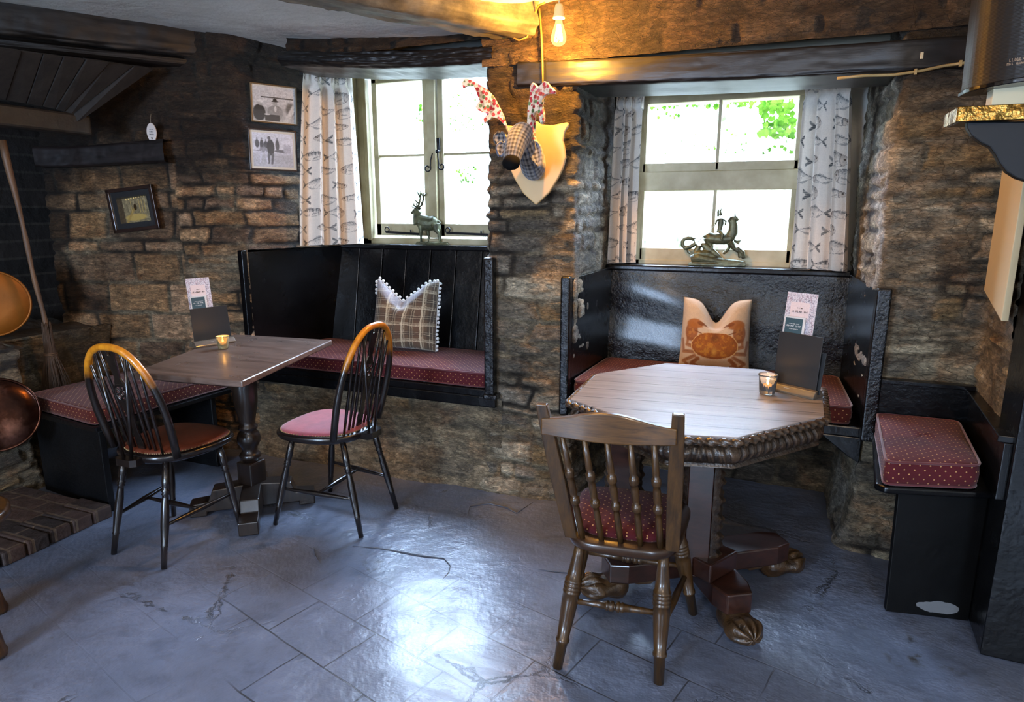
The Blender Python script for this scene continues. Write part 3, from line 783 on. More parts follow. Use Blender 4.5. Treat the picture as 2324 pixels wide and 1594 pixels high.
# cream plaster board on right wall
mb = MB()
q = [(.735, 2.87, 1.115), (.690, 2.47, 1.06), (.690, 2.47, 2.05), (.735, 2.87, 2.05)]
mb.add(q+[(x+.02, y, z) for x, y, z in q], [(3, 2, 1, 0), (4, 5, 6, 7), (0, 1, 5, 4), (1, 2, 6, 5), (2, 3, 7, 6), (3, 0, 4, 7)])
M['cream'] = simple('cream_plaster', '#c3b28d', .7, var=.08, scale=3, bump=.1)
o = mb.build('wall_board', M['cream'], None, bevel=.002); tag(o, 'smooth cream board with a slanted lower edge fixed on the stone wall above the settle', 'wall board')

# ================================================================== HEARTH SIDE
M['brick'] = None
t = NT('hearth_brick'); v = t.coord()
br = t.n('ShaderNodeTexBrick'); t.l(v, br.inputs['Vector']); br.inputs['Scale'].default_value = 1; br.inputs['Brick Width'].default_value = .20; br.inputs['Row Height'].default_value = .095
br.inputs['Mortar Size'].default_value = .006; br.inputs['Color1'].default_value = (*lin('#2a211e'), 1); br.inputs['Color2'].default_value = (*lin('#4a352c'), 1); br.inputs['Mortar'].default_value = (*lin('#5c4a3a'), 1)
c = t.mix(.6, br.outputs['Color'], t.mix(1., br.outputs['Color'], t.ramp(t.noise(v, 25, 6), [(.3, .5), (.7, 1.5)]), 'MULTIPLY'))
t.bsdf(c, .65, 0, t.bump(t.math('SUBTRACT', t.noise(v, 30, 5), t.math('MULTIPLY', br.outputs['Fac'], 1.5)), .8, .01)); M['brick'] = t.m
HE = empty('brick_hearth', (-3.1, 1.3, 0), 0, 'low dark brick hearth on the floor at the far left', 'hearth')
mb = MB()
k = 0
for j in range(24):           # header bricks along the front edge, each a little different
    yy = 1.95-(j+.5)*.098
    mb.box((-2.885+random.uniform(-.004, .004), yy-1.3+1.3, .028), (.205, .088, .062+random.uniform(-.003, .003)), rot=(0, 0, random.uniform(-.02, .02)))
mb.v = [(x+3.1, y-1.3, z) for x, y, z in mb.v]
mb.build('edge_course', M['brick'], HE, bevel=.007)
mb = MB(); mb.box((-.11, -.60, .026), (.42, 2.48, .05)); mb.build('paving', M['brick'], HE, bevel=.003)
# raised stone ledge inside the fireplace (L-shaped, stone)
stone_wall('wall_hearth', [(-3.46, -.6), (-3.46, 2.06), (-3.68, 2.10), (-3.68, 2.72)], -.02, .74, seed=61, s_off=20., darkline=None, flare=.04, tone=.75)
M['ledge'] = simple('smoked_stone', '#4a4034', .8, var=.5, scale=7, bump=.8, bscale=16, bd=.02)
mb = MB(); mb.grid(lambda u, v: (-4.4+.935*u-(.215*u if v > .82 else 0), -.6+3.3*v, .735+.012*math.sin(u*17+v*9)), 30, 60); struct('wall_ledge', mb, M['ledge'])
# sooty fireplace interior
t = NT('sooted_brick'); v = t.coord(rot=(PI/2, 0, 0)); br = t.n('ShaderNodeTexBrick'); t.l(v, br.inputs['Vector']); br.inputs['Scale'].default_value = 1
br.inputs['Brick Width'].default_value = .3; br.inputs['Row Height'].default_value = .11; br.inputs['Mortar Size'].default_value = .008
br.inputs['Color1'].default_value = (.008, .007, .007, 1); br.inputs['Color2'].default_value = (.018, .014, .012, 1); br.inputs['Mortar'].default_value = (.035, .03, .025, 1)
t.bsdf(br.outputs['Color'], .8, 0, t.bump(t.noise(t.coord(), 12, 5), .8, .02)); M['soot'] = t.m
mb = MB(); mb.box((-4.6, 1.2, 1.2), (.05, 4.5, 2.4)); mb.box((-4.4, 3.25, 1.2), (.9, .05, 2.4)); struct('wall_fireplace', mb, M['soot'])
mb = MB(); mb.box((-4.0, -.7, 1.2), (1.3, .1, 2.4)); struct('wall_fireplace_side', mb, M['soot'])
# bressumer beam and boarded hood
mb = MB()
hood = empty('chimney_hood', (-3.4, 1.5, 1.9), 0, 'dark boarded chimney hood sloping up to the ceiling beam above the fireplace', 'chimney hood')
hm = simple('smoked_hood_board', '#33302c', .55, var=.6, scale=5, bump=.9, bscale=20, bd=.012)
hm2 = wood('smoked_hood_boards', '#0c0b0b', '#2b2825', 'Z', 2.5, .85, stretch=7, bump=1.0)
tops = [(-330, 62), (-170, 85), (-80, 98), (-10, 108), (50, 116), (100, 123), (145, 129), (195, 135), (250, 142), (305, 150), (352, 156)]
bots = [(-360, 170), (-220, 195), (-130, 208), (-55, 218), (14, 228), (62, 236), (98, 242), (126, 248), (146, 254), (158, 268), (165, 288)]
Tp = [atx(x, y, -3.07) for x, y in tops]; Bp = [atx(x, y, -3.35) for x, y in bots]
for k in range(len(tops)-1):
    rr = random.uniform(-.006, .006); off_ = Vector((3.4, -1.5, -1.9))
    a0, a1, b0, b1 = Tp[k], Tp[k+1], Bp[k], Bp[k+1]
    q = [b1+(b0-b1)*.02, b0.lerp(b1, .02), a0.lerp(a1, .02), a1.lerp(a0, .02)]
    q = [p+off_+Vector((rr, 0, 0)) for p in q]
    mbb = MB(); mbb.add(q+[p+Vector((-.03, 0, .01)) for p in q], [(0, 1, 2, 3), (7, 6, 5, 4), (0, 4, 5, 1), (1, 5, 6, 2), (2, 6, 7, 3), (3, 7, 4, 0)])
    mbb.build('board', hm2, hood, bevel=.003)
mb = MB(); q = [p+off_+Vector((-.04, 0, 0)) for p in (Bp+Tp[::-1])]; mb.add(q, [(i, i+1, len(q)-2-i, len(q)-1-i) for i in range(len(Bp)-1)]); mb.build('backing', M['soot'], hood)
mb = MB(); mb.box((.02, -.40, -.065), (.10, 2.8, .10)); mb.build('bressumer', M['beam'], hood, bevel=.012)
# mantel beam on the chimney breast
def chim_box(mb, s0, s1, z0, z1, d0, d1):
    a0, a1 = chim(s0, d0), chim(s1, d0); b0, b1 = chim(s0, d1), chim(s1, d1)
    vs = [(*a0, z0), (*a1, z0), (*b1, z0), (*b0, z0), (*a0, z1), (*a1, z1), (*b1, z1), (*b0, z1)]
    return mb.add(vs, [(0, 1, 2, 3), (7, 6, 5, 4), (0, 4, 5, 1), (1, 5, 6, 2), (2, 6, 7, 3), (3, 7, 4, 0)])
mc = Vector((*chim(.8, .05), 1.71)); o0 = mc
mt = rough_beam('mantel_shelf', (*chim(1.22, .012), 1.715), (*chim(.40, .012), 1.712), .11, .115, wood('smoked_mantel_timber', '#0f0c0b', '#2b2322', 'X', 3, .45, stretch=8, bump=.9), .006, 21, chamfer=.1, nx=90)
del mt['kind']; tag(mt, 'dark timber mantel beam let into the stone breast, under the white hanging tag', 'mantel shelf')
# bench on the left
BL = empty('bench', (-3.1, 2.3, 0), 0, 'black painted bench with solid end boards against the chimney stones at left', 'bench')
o0 = Vector(BL.location)
mb = MB(); mb.add([(-3.385, 2.03, 0), (-2.835, 1.965, 0), (-2.835, 1.965, .41), (-3.385, 2.03, .41)]+[(-3.38, 2.06, 0), (-2.83, 1.995, 0), (-2.83, 1.995, .41), (-3.38, 2.06, .41)],
       [(0, 1, 2, 3), (7, 6, 5, 4), (0, 4, 5, 1), (1, 5, 6, 2), (2, 6, 7, 3), (3, 7, 4, 0)]); off(mb).build('end_board', M['black_flat'], BL, bevel=.003)
mb = MB(); mb.box((-2.96, 2.60, .205), (.33, .03, .41)); off(mb).build('end_board', M['black_flat'], BL, bevel=.003)
mb = MB(); mb.plate([(-3.39, 2.0), (-2.80, 1.93), (-2.74, 2.74), (-3.33, 2.74)], .41, .437); off(mb).build('seat_board', M['black_smooth'], BL, bevel=.005)
cushion([(-3.385, 2.02), (-2.825, 1.945), (-2.765, 2.70), (-3.32, 2.70)], .438, .512, 'c4', 'dotted red cushion on the black bench at far left', mat='moq_orange')
# ================================================================== CHAIRS
def wear_extra(z0, z1, c='#d98d22', worn=1.0):
    def f(t, col):
        g = t.n('ShaderNodeSeparateXYZ'); t.l(t.coord(), g.inputs[0])
        h = t.math('DIVIDE', t.math('SUBTRACT', g.outputs[2], z0), z1-z0)
        h = t.math('ADD', h, t.math('MULTIPLY', t.math('SUBTRACT', t.noise(t.coord(), 30, 5), .5), .5))
        m = t.math('MULTIPLY', t.ramp(h, [(.35, 0.), (.75, 1.)]), worn)
        return t.mix(m, col, t.ramp(t.noise(t.coord(scale=(9, 9, 2)), 6, 4), [(.3, '#b0660f'), (.7, c)]))
    return f
M['ebony'] = wood('black_varnished_beech', '#0c0908', '#1e1613', 'Z', 5, .26, coat=.4, bump=.1)
M['bow'] = wood('black_varnish_worn_to_honey', '#0c0908', '#1e1613', 'Z', 5, .3, coat=.35, bump=.1, extra=wear_extra(.68, .86))
M['seat_red'] = simple('rose_red_seat_velvet', '#9a4650', .8, var=.3, scale=20, bump=.4, bscale=120, bd=.002, sheen=.2)
M['seat_brown'] = simple('brick_brown_seat_hide', '#6e3018', .5, var=.35, scale=18, bump=.4, bscale=60, bd=.002)
M['brass_nail'] = simple('brass_upholstery_nails', '#a58a60', .35, .8, bump=0)
def leg_prof(L, rmax=.0165):
    return [(0, .011), (.20, .0125), (.21, .0145), (.225, .0125), (.40, rmax), (.56, rmax*.96), (.66, .0125), (.685, .012), (.695, .0165), (.71, .012), (.725, .0165), (.74, .012), (.76, .014), (.80, .0155), (1, .0125)]
def make_wheelback(label, pad_mat, pad_label, loc, rz, feet, top, seat_z=.445):
    """local frame: +Y is the front of the chair. feet: dict of local foot positions; top: local (x,y,z) of the crown of the bow"""
    o = empty('wheelback_chair', loc, rz, label, 'chair', None)
    # seat outline
    out = []
    for k in range(72):
        a = 2*PI*k/72; c, s = math.cos(a), math.sin(a)
        n = 2.9
        x = abs(c)**(2/n)*(1 if c > 0 else -1); y = abs(s)**(2/n)*(1 if s > 0 else -1)
        wx = .205+.018*y-.02*max(0, -y)
        out.append((wx*x, .205*y+.028, 0))
    N = 72; rings = []
    for z, k in ((-.034, .90), (-.026, .965), (-.012, 1.0), (-.004, .995), (0, .975), (.002, .95)): rings.append([(x*k, y*k, seat_z+z) for x, y, _ in out])
    mb = MB(); vs = [v for r in rings for v in r]; fs = [(j*N+i, j*N+(i+1) % N, (j+1)*N+(i+1) % N, (j+1)*N+i) for j in range(len(rings)-1) for i in range(N)]
    fs += [tuple(range(N-1, -1, -1)), tuple((len(rings)-1)*N+i for i in range(N))]
    mb.add(vs, fs, None, True)
    mb.plate([(-.05, -.15), (-.055, -.205), (-.035, -.22), (.035, -.22), (.055, -.205), (.05, -.15)], seat_z-.030, seat_z-.002)
    seat = mb.build('seat', M['ebony'], o)
    # pad
    rings = []
    for z, k in ((0, .90), (.008, .885), (.014, .80), (.019, .6), (.021, .3)): rings.append([(x*k, y*k+.012, seat_z+z) for x, y, _ in out])
    vs = [v for r in rings for v in r]; fs = [(j*N+i, j*N+(i+1) % N, (j+1)*N+(i+1) % N, (j+1)*N+i) for j in range(len(rings)-1) for i in range(N)]
    vs.append((0, .012, seat_z+.0215)); fs += [((len(rings)-1)*N+i, (len(rings)-1)*N+(i+1) % N, len(vs)-1) for i in range(N)]
    mb = MB(); mb.add(vs, fs, None, True); pad = mb.build('seat_pad', pad_mat, o); pad['label'] = pad_label
    mb = MB()
    for k in range(96):
        i = k*72/96; a = int(i); f = i-a; p = out[a]; q = out[(a+1) % 72]; x = (p[0]*(1-f)+q[0]*f)*.895; y = (p[1]*(1-f)+q[1]*f)*.895+.012
        mb.ball((x, y, seat_z+.003), .0034, 6, 4)
    nl = mb.build('nail_trim', M['brass_nail'], o); nl['kind'] = 'stuff'
    # legs
    at = {'fl': (-.145, .125), 'fr': (.145, .125), 'bl': (-.115, -.12), 'br': (.115, -.12)}
    seg = {}
    for k, f in feet.items():
        a = Vector((f[0], f[1], 0)); b = Vector((at[k][0], at[k][1], seat_z-.03)); L = (b-a).length; seg[k] = (a, b)
        MB().turned(a, b, leg_prof(L), 14).build('leg', M['ebony'], o)
    def on(k, t): return seg[k][0].lerp(seg[k][1], t)
    sp = [(0, .006), (.15, .0075), (.45, .0115), (.55, .0115), (.85, .0075), (1, .006)]
    sl = (on('fl', .42), on('bl', .40)); sr = (on('fr', .42), on('br', .40))
    MB().turned(*sl, sp, 12).build('stretcher', M['ebony'], o); MB().turned(*sr, sp, 12).build('stretcher', M['ebony'], o)
    MB().turned(sl[0].lerp(sl[1], .5), sr[0].lerp(sr[1], .5), sp, 12).build('stretcher', M['ebony'], o)
    # bow
    tx, ty, tz = top; y0 = -.115; hw = .172
    H = tz-seat_z
    def bow(t):       # t 0..1 from left foot to right foot
        a = PI*t
        x = -math.cos(a); z = math.sin(a)
        x = abs(x)**.78*(1 if x > 0 else -1); z = z**.62 if z > 0 else 0
        X = x*(hw+.022*math.sin(min(z, 1)*PI*.9)); f = z
        return Vector((X+tx*f, y0+(ty-y0)*f, seat_z-.004+H*f))
    pts = [bow(i/60) for i in range(61)]
    MB().tube(pts, [.0142 if 4 < i < 56 else .0155 for i in range(61)], 12, flat=1.0).build('bow', M['bow'], o)
    def bow_at_x(x):  # upper point of the bow above fraction x
        best = min(range(6, 55), key=lambda i: abs((pts[i].x-tx*((pts[i].z-seat_z)/H))/(hw)-x)); return pts[best]
    for s in (-1, 1):
        for k, fx in enumerate((.74, .50, .30)):
            p = bow_at_x(s*fx*1.02); q = Vector((s*fx*hw*.82, y0-.005, seat_z-.004))
            MB().turned(q, p, [(0, .0055), (.3, .0072), (.7, .006), (1, .0045)], 8).build('spindle', M['ebony'], o)
        p = bow_at_x(s*.46); MB().turned((s*.022, -.195, seat_z-.004), p, [(0, .006), (.4, .0075), (1, .005)], 8).build('brace_spindle', M['ebony'], o)
    # pierced splat with wheel
    axis0 = Vector((0, y0-.008, seat_z)); axis1 = Vector((tx, ty, tz-.008)); d = (axis1-axis0); Ls = d.length; d.normalize(); xx = Vector((1, 0, 0)); nn = d.cross(xx)
    Mx = Matrix((xx, nn, d)).transposed().to_4x4(); Mx.translation = axis0
    mb = MB(); cz = Ls*.58; R = .040
    def ringz(r, c, w, n=40):
        ps = [(r*math.cos(2*PI*k/n), 0, c+r*math.sin(2*PI*k/n)) for k in range(n)]
        mb.tube(ps, w, 6, closed=True, M=Mx, flat=.8)
    ringz(R, cz, .0065)
    ringz(.012, cz, .006, 20)
    for k in range(8):
        a = 2*PI*k/8+.2; mb.tube([(.012*math.cos(a), 0, cz+.012*math.sin(a)), (R*math.cos(a), 0, cz+R*math.sin(a))], .0042, 6, M=Mx)
    # lower plate flaring to the seat
    lo = [(-.017, 0), (.017, 0), (.020, Ls*.10), (.012, Ls*.22), (.016, Ls*.33), (.030, cz-R-.004), (.034, cz-R*.7), (-.034, cz-R*.7), (-.030, cz-R-.004), (-.016, Ls*.33), (-.012, Ls*.22), (-.020, Ls*.10)]
    mb.prism(lo, .008, Mx)
    up = [(-.030, cz+R*.75), (.030, cz+R*.75), (.022, cz+R+.012), (.014, cz+R+.03), (.024, Ls-.045), (.030, Ls-.012), (.030, Ls), (.012, Ls), (.009, Ls-.03), (-.009, Ls-.03), (-.012, Ls), (-.030, Ls), (-.030, Ls-.012), (-.024, Ls-.045), (-.014, cz+R+.03), (-.022, cz+R+.012)]
    mb.prism(up, .008, Mx)
    mb.build('splat', M['ebony'], o, bevel=.0015)
    return o
def to_local(p, loc, rz):
    v = Vector((p[0]-loc[0], p[1]-loc[1], 0)); return Matrix.Rotation(-rz, 3, 'Z') @ v
# left chair, facing the wall; back to the camera
locL, rzL = (-2.322, 1.905, 0), math.radians(1)
fL = {'bl': (-2.462, 1.699), 'br': (-2.167, 1.69), 'fr': (-2.133, 2.07), 'fl': (-2.526, 2.055)}
fL = {k: to_local(v, locL, rzL) for k, v in fL.items()}
make_wheelback('dark wheelback Windsor chair with brown seat, nearest the brick hearth, its back to the viewer', M['seat_brown'], 'brick-brown studded seat pad', locL, rzL, fL, (.02, -.235, .905))
locR, rzR = (-1.800, 2.352, 0), math.radians(90)
fR = {'fl': (-2.02, 2.16), 'bl': (-1.583, 2.20), 'br': (-1.588, 2.502), 'fr': (-2.01, 2.552)}
fR = {k: to_local(v, locR, rzR) for k, v in fR.items()}
make_wheelback('dark wheelback Windsor chair with rose-red seat, at the right side of the rectangular table', M['seat_red'], 'rose-red studded seat pad', locR, rzR, fR, (0, -.235, .925))

# ---- oak spindle back chair
M['oak'] = wood('mid_brown_oak', '#1f1409', '#523717', 'Z', 4, .32, coat=.3, bump=.25, stretch=16)
M['oak_x'] = wood('mid_brown_oak_rail', '#2e1c0b', '#6d4a20', 'X', 4, .32, coat=.3, bump=.25, stretch=16)
M['oak_dark'] = wood('dark_oak_seat', '#1c110a', '#3f2816', 'X', 4, .3, coat=.3, bump=.2, stretch=12)
def make_oak():
    loc = (-.372, 1.945, 0); rz = math.radians(6)
    o = empty('spindle_back_chair', loc, rz, 'oak spindle-back chair with a dotted red seat cushion in front of the octagonal table', 'chair')
    sz = .432
    ft = {k: to_local(v, loc, rz) for k, v in {'bl': (-.528, 1.72), 'br': (-.221, 1.768), 'fr': (-.164, 2.168), 'fl': (-.585, 2.135)}.items()}
    out = []; N = 72
    for k in range(N):
        a = 2*PI*k/N; c, s = math.cos(a), math.sin(a); n = 4.5
        x = abs(c)**(2/n)*(1 if c > 0 else -1); y = abs(s)**(2/n)*(1 if s > 0 else -1)
        out.append(((.188+.025*y)*x, .198*y))
    rings = []
    for z, k in ((-.036, .93), (-.028, .98), (-.014, 1.0), (-.005, .995), (0, .975)): rings.append([(x*k, y*k, sz+z) for x, y in out])
    vs = [v for r in rings for v in r]; fs = [(j*N+i, j*N+(i+1) % N, (j+1)*N+(i+1) % N, (j+1)*N+i) for j in range(4) for i in range(N)]
    fs += [tuple(range(N-1, -1, -1)), tuple(4*N+i for i in range(N))]
    MB().add(vs, fs, None, True).build('seat', M['oak_dark'], o)
    rings = []
    for z, k in ((.001, .80), (.012, .85), (.024, .83), (.032, .74), (.037, .5), (.039, .2)): rings.append([(x*k, y*k+.010, sz+z) for x, y in out])
    vs = [v for r in rings for v in r]; n = len(rings); fs = [(j*N+i, j*N+(i+1) % N, (j+1)*N+(i+1) % N, (j+1)*N+i) for j in range(n-1) for i in range(N)]
    vs.append((0, .01, sz+.0395)); fs += [((n-1)*N+i, (n-1)*N+(i+1) % N, len(vs)-1) for i in range(N)]
    pd = MB().add(vs, fs, None, True).build('seat_pad', M['moq2'], o); pd['label'] = 'dotted dark red seat pad'
    at = {'bl': (-.125, -.14), 'br': (.125, -.14), 'fl': (-.145, .14), 'fr': (.145, .14)}
    prof = [(0, .0155), (.21, .0175), (.215, .0215), (.235, .0215), (.24, .018), (.42, .0235), (.55, .0265), (.60, .0250), (.605, .0275), (.62, .0275), (.625, .0245), (.635, .0275), (.65, .0275), (.655, .0245), (.665, .0275), (.68, .0275), (.685, .0245), (.695, .027), (.71, .027), (.715, .0235), (.80, .021), (.90, .0175), (1, .0155)]
    seg = {}
    for k, f in ft.items():
        a = Vector((f[0], f[1], 0)); b = Vector((at[k][0], at[k][1], sz-.03)); seg[k] = (a, b)
        MB().turned(a, b, prof, 16).build('leg', M['oak'], o)
    on = lambda k, t: seg[k][0].lerp(seg[k][1], t)
    sp = [(0, .008), (.3, .0105), (.40, .0125), (.405, .0155), (.43, .0155), (.435, .012), (.45, .0165), (.485, .0165), (.49, .012), (.51, .012), (.515, .0165), (.55, .0165), (.555, .012), (.57, .0155), (.595, .0155), (.60, .0125), (.7, .0105), (1, .008)]
    MB().turned(on('bl', .54), on('br', .54), sp, 14).build('stretcher', M['oak'], o)
    MB().turned(on('fl', .48), on('fr', .48), sp, 14).build('stretcher', M['oak'], o)
    s2 = [(0, .008), (.5, .013), (1, .008)]
    MB().turned(on('bl', .42), on('fl', .40), s2, 12).build('stretcher', M['oak'], o); MB().turned(on('br', .42), on('fr', .40), s2, 12).build('stretcher', M['oak'], o)
    # back posts
    tops = [to_local((-.578, 1.69), loc, rz), to_local((-.203, 1.735), loc, rz)]
    for s, tp in zip((-1, 1), tops):
        a = Vector((s*.150, -.160, sz-.005)); b = Vector((tp[0], tp[1], .865))
        mb = MB(); pts = []
        def post(u, v):
            p = a.lerp(b, v); wv = .0195+.004*math.sin(v*PI)-.003*v; dv = .0125
            cs = [(-1, -1), (1, -1), (1, 1), (-1, 1)]
            i = int(round(u*4)) % 4; c = cs[i]
            return p+Vector((c[0]*wv, c[1]*dv, 0))
        nv = 14; vs = []; fs = []
        for j in range(nv):
            for i in range(4): vs.append(post(i/4, j/(nv-1)))
        for j in range(nv-1):
            for i in range(4): fs.append((j*4+i, j*4+(i+1) % 4, (j+1)*4+(i+1) % 4, (j+1)*4+i))
        fs += [(3, 2, 1, 0), tuple((nv-1)*4+i for i in range(4))]
        mb.add(vs, fs); mb.build('back_post', M['oak'], o, bevel=.0035)
    # crest rail
    A = Vector((tops[0][0], tops[0][1], 0)); B = Vector((tops[1][0], tops[1][1], 0))
    def rail(u, side, top_):
        x = A.x+(B.x-A.x)*u; yb = A.y+(B.y-A.y)*u-.020*math.sin(u*PI)
        hump = .5-.5*math.cos(2*PI*u)
        zt = .828+.030*hump-.004*(2*u-1)**2; zb = .775-.004*hump
        return Vector((x, yb+side*.011, zt if top_ else zb))
    vs = []; fs = []; n = 30
    for i in range(n+1):
        u = i/n; vs += [rail(u, -1, 0), rail(u, 1, 0), rail(u, 1, 1), rail(u, -1, 1)]
    for i in range(n):
        for k in range(4): fs.append((i*4+k, i*4+(k+1) % 4, (i+1)*4+(k+1) % 4, (i+1)*4+k))
    fs += [(3, 2, 1, 0), (n*4, n*4+1, n*4+2, n*4+3)]
    MB().add(vs, fs).build('crest_rail', M['oak_x'], o, bevel=.004)
    # spindles
    prof = [(0, .0085), (.16, .0105), (.30, .0095), (.345, .0085), (.35, .0125), (.365, .0145), (.395, .0145), (.41, .0125), (.415, .0085), (.46, .0115), (.56, .0115), (.60, .009), (.605, .0125), (.62, .0142), (.655, .0142), (.67, .0125), (.675, .009), (.72, .0105), (1, .0075)]
    for k in range(5):
        u = (k+.5)/5; u = .16+.68*(k/4)
        a = Vector((-.115+.23*(k/4), -.165, sz-.004)); b = rail(u, 0, 0)+Vector((0, 0, .01))
        MB().turned(a, b, prof, 12).build('spindle', M['oak'], o)
    return o
make_oak()

# ================================================================== TABLES
M['table_top'] = wood('worn_dark_table_top', '#45342b', '#7b665b', 'X', 2.5, .30, coat=.15, bump=.12, stretch=8, rvar=.25)
M['table_edge'] = wood('dark_table_edge', '#2b190c', '#5a3718', 'X', 4, .3, bump=.1)
M['dark_leg'] = wood('dark_oak_pedestal', '#120c09', '#2b1f17', 'Z', 4, .3, coat=.3, bump=.2)
T1 = empty('rectangular_table', (-2.29, 2.27, 0), 0, 'small rectangular dark wood pedestal table at the left window', 'table')
o0 = Vector(T1.location)
tp = [(-2.423, 1.856), (-1.893, 1.911), (-2.083, 2.735), (-2.680, 2.675)]
mb = MB(); mb.plate(tp, .722, .750); off(mb).build('table_top', M['table_top'], T1, bevel=.007, seg=3)
mb = MB(); cx = Vector((sum(p[0] for p in tp)/4, sum(p[1] for p in tp)/4, 0))
ins = [((p[0]-cx.x)*.72+cx.x, (p[1]-cx.y)*.78+cx.y) for p in tp]
mb.plate(ins, .690, .722); off(mb).build('sub_frame', M['dark_leg'], T1, bevel=.004)
bx, by = -2.235, 2.265
mb = MB(); mb.lathe([(.036, .235), (.036, .25), (.047, .258), (.050, .268), (.044, .28), (.034, .29), (.037, .31), (.052, .335), (.054, .355), (.046, .38), (.034, .395), (.044, .402), (.044, .412), (.034, .42), (.036, .44), (.052, .52), (.057, .60), (.055, .66), (.052, .69)], 28, Matrix.Translation((bx, by, 0)))
mb.box((bx, by, .695), (.16, .16, .02)); off(mb).build('column', M['dark_leg'], T1)
mb = MB(); R6 = Matrix.Translation((bx, by, 0)) @ Matrix.Rotation(math.radians(-4), 4, 'Z')
mb.box((0, 0, .165), (.095, .095, .15), M=R6); off(mb).build('column_block', M['dark_leg'], T1, bevel=.008)
for k, (ang, LL) in enumerate(((-52, .30), (38, .28), (128, .30), (218, .28))):
    Rk = Matrix.Translation((bx, by, 0)) @ Matrix.Rotation(math.radians(ang), 4, 'Z')
    prof = [(.03, .02), (LL-.075, .02), (LL-.075, 0), (LL, 0), (LL, .062), (LL-.085, .070), (LL-.105, .125), (.055, .135), (.03, .135)]
    off(MB().prism(prof, .085, Rk)).build('foot', M['dark_leg'], T1, bevel=.005)

# octagonal table
M['plank_top'] = None
def plank_mat():
    t = NT('limed_plank_table_top'); v = t.coord(rot=(0, 0, math.radians(-7)))
    sp = t.n('ShaderNodeSeparateXYZ'); t.l(v, sp.inputs[0])
    PW = .118
    y = t.math('DIVIDE', t.math('ADD', sp.outputs[1], .03), PW); fr = t.math('FRACT', y); idx = t.math('FLOOR', y)
    ed = t.math('MINIMUM', fr, t.math('SUBTRACT', 1., fr))
    gap = t.math('LESS_THAN', ed, .022)
    vg = t.n('ShaderNodeCombineXYZ'); t.l(t.math('ADD', sp.outputs[0], t.math('MULTIPLY', idx, 3.7)), vg.inputs[0]); t.l(t.math('MULTIPLY', sp.outputs[1], 14), vg.inputs[1]); t.l(sp.outputs[2], vg.inputs[2])
    n = t.noise(vg.outputs[0], 3.5, 7, .65, .5)
    c = t.ramp(n, [(.3, '#6f6763'), (.55, '#8a8380'), (.75, '#a09a97')])
    # dark ticks across the boards (worn dowels)
    c = t.mix(t.math('MULTIPLY', gap, .9), c, '#1c1410')
    r = t.math('ADD', .26, t.math('MULTIPLY', n, .25))
    h = t.math('SUBTRACT', n, t.math('MULTIPLY', gap, 1.5))
    t.bsdf(c, r, 0, t.bump(h, .35, .004), spec=.45)
    return t.m
M['plank_top'] = plank_mat()
def carved_mat(name='carved_dark_oak', c1='#140e0a', c2='#34261a'):
    t = NT(name); v = t.coord()
    g = t.n('ShaderNodeNewGeometry')
    p = t.math('MULTIPLY', t.ramp(g.outputs['Pointiness'], [(.50, 0.), (.60, 1.)]), .6)
    n = t.noise(v, 30, 5)
    c = t.ramp(n, [(.3, c1), (.7, c2)]); c = t.mix(p, c, '#6d5136')
    w = t.voro(v, 42, 'SMOOTH_F1'); h = t.math('ADD', t.math('MULTIPLY', w, .6), t.math('MULTIPLY', t.noise(t.coord(), 60, 3, .5, 1.5), .5))
    t.bsdf(c, .35, 0, t.bump(h, .9, .006), coat=.3, coat_rough=.2); return t.m
M['carved'] = carved_mat(); M['carved_gold'] = carved_mat('worn_carved_oak', '#1d130a', '#4d351a')
OCT = [(-.645, 2.129), (-.650, 2.542), (-.405, 2.850), (.002, 2.880), (.232, 2.661), (.217, 2.244), (-.041, 1.915), (-.253, 1.864)][::-1]
# counter-clockwise order
cxy = (sum(p[0] for p in OCT)/8, sum(p[1] for p in OCT)/8)
T2 = empty('octagonal_table', (cxy[0], cxy[1], 0), 0, 'octagonal plank-topped table with a carved edge and carved pedestal', 'table')
O2 = [(p[0]-cxy[0], p[1]-cxy[1]) for p in OCT]
area = sum(O2[i][0]*O2[(i+1) % 8][1]-O2[(i+1) % 8][0]*O2[i][1] for i in range(8))
if area < 0: O2 = O2[::-1]
def inset(poly, d):
    n = len(poly); res = []
    for i in range(n):
        p0, p1, p2 = (Vector((*poly[(i+k) % n], 0)) for k in (-1, 0, 1))
        e1 = (p1-p0).normalized(); e2 = (p2-p1).normalized(); n1 = Vector((-e1.y, e1.x, 0)); n2 = Vector((-e2.y, e2.x, 0))
        b = (n1+n2).normalized(); k = d/max(b.dot(n1), .3); q = p1+b*k; res.append((q.x, q.y))
    return res
mb = MB(); mb.plate(inset(O2, .020), .722, .7515); mb.build('table_top', M['plank_top'], T2, bevel=.003)
def perimeter(poly, step=.004):
    out = []; s = 0
    for i in range(len(poly)):
        p = Vector((*poly[i], 0)); q = Vector((*poly[(i+1) % len(poly)], 0)); L = (q-p).length; e = (q-p)/L; nrm = Vector((e.y, -e.x, 0)); k = int(L/step)
        for j in range(k): out.append((p+e*(j*L/k), nrm, s+j*L/k, j*L/k, L))
        s += L
    return out
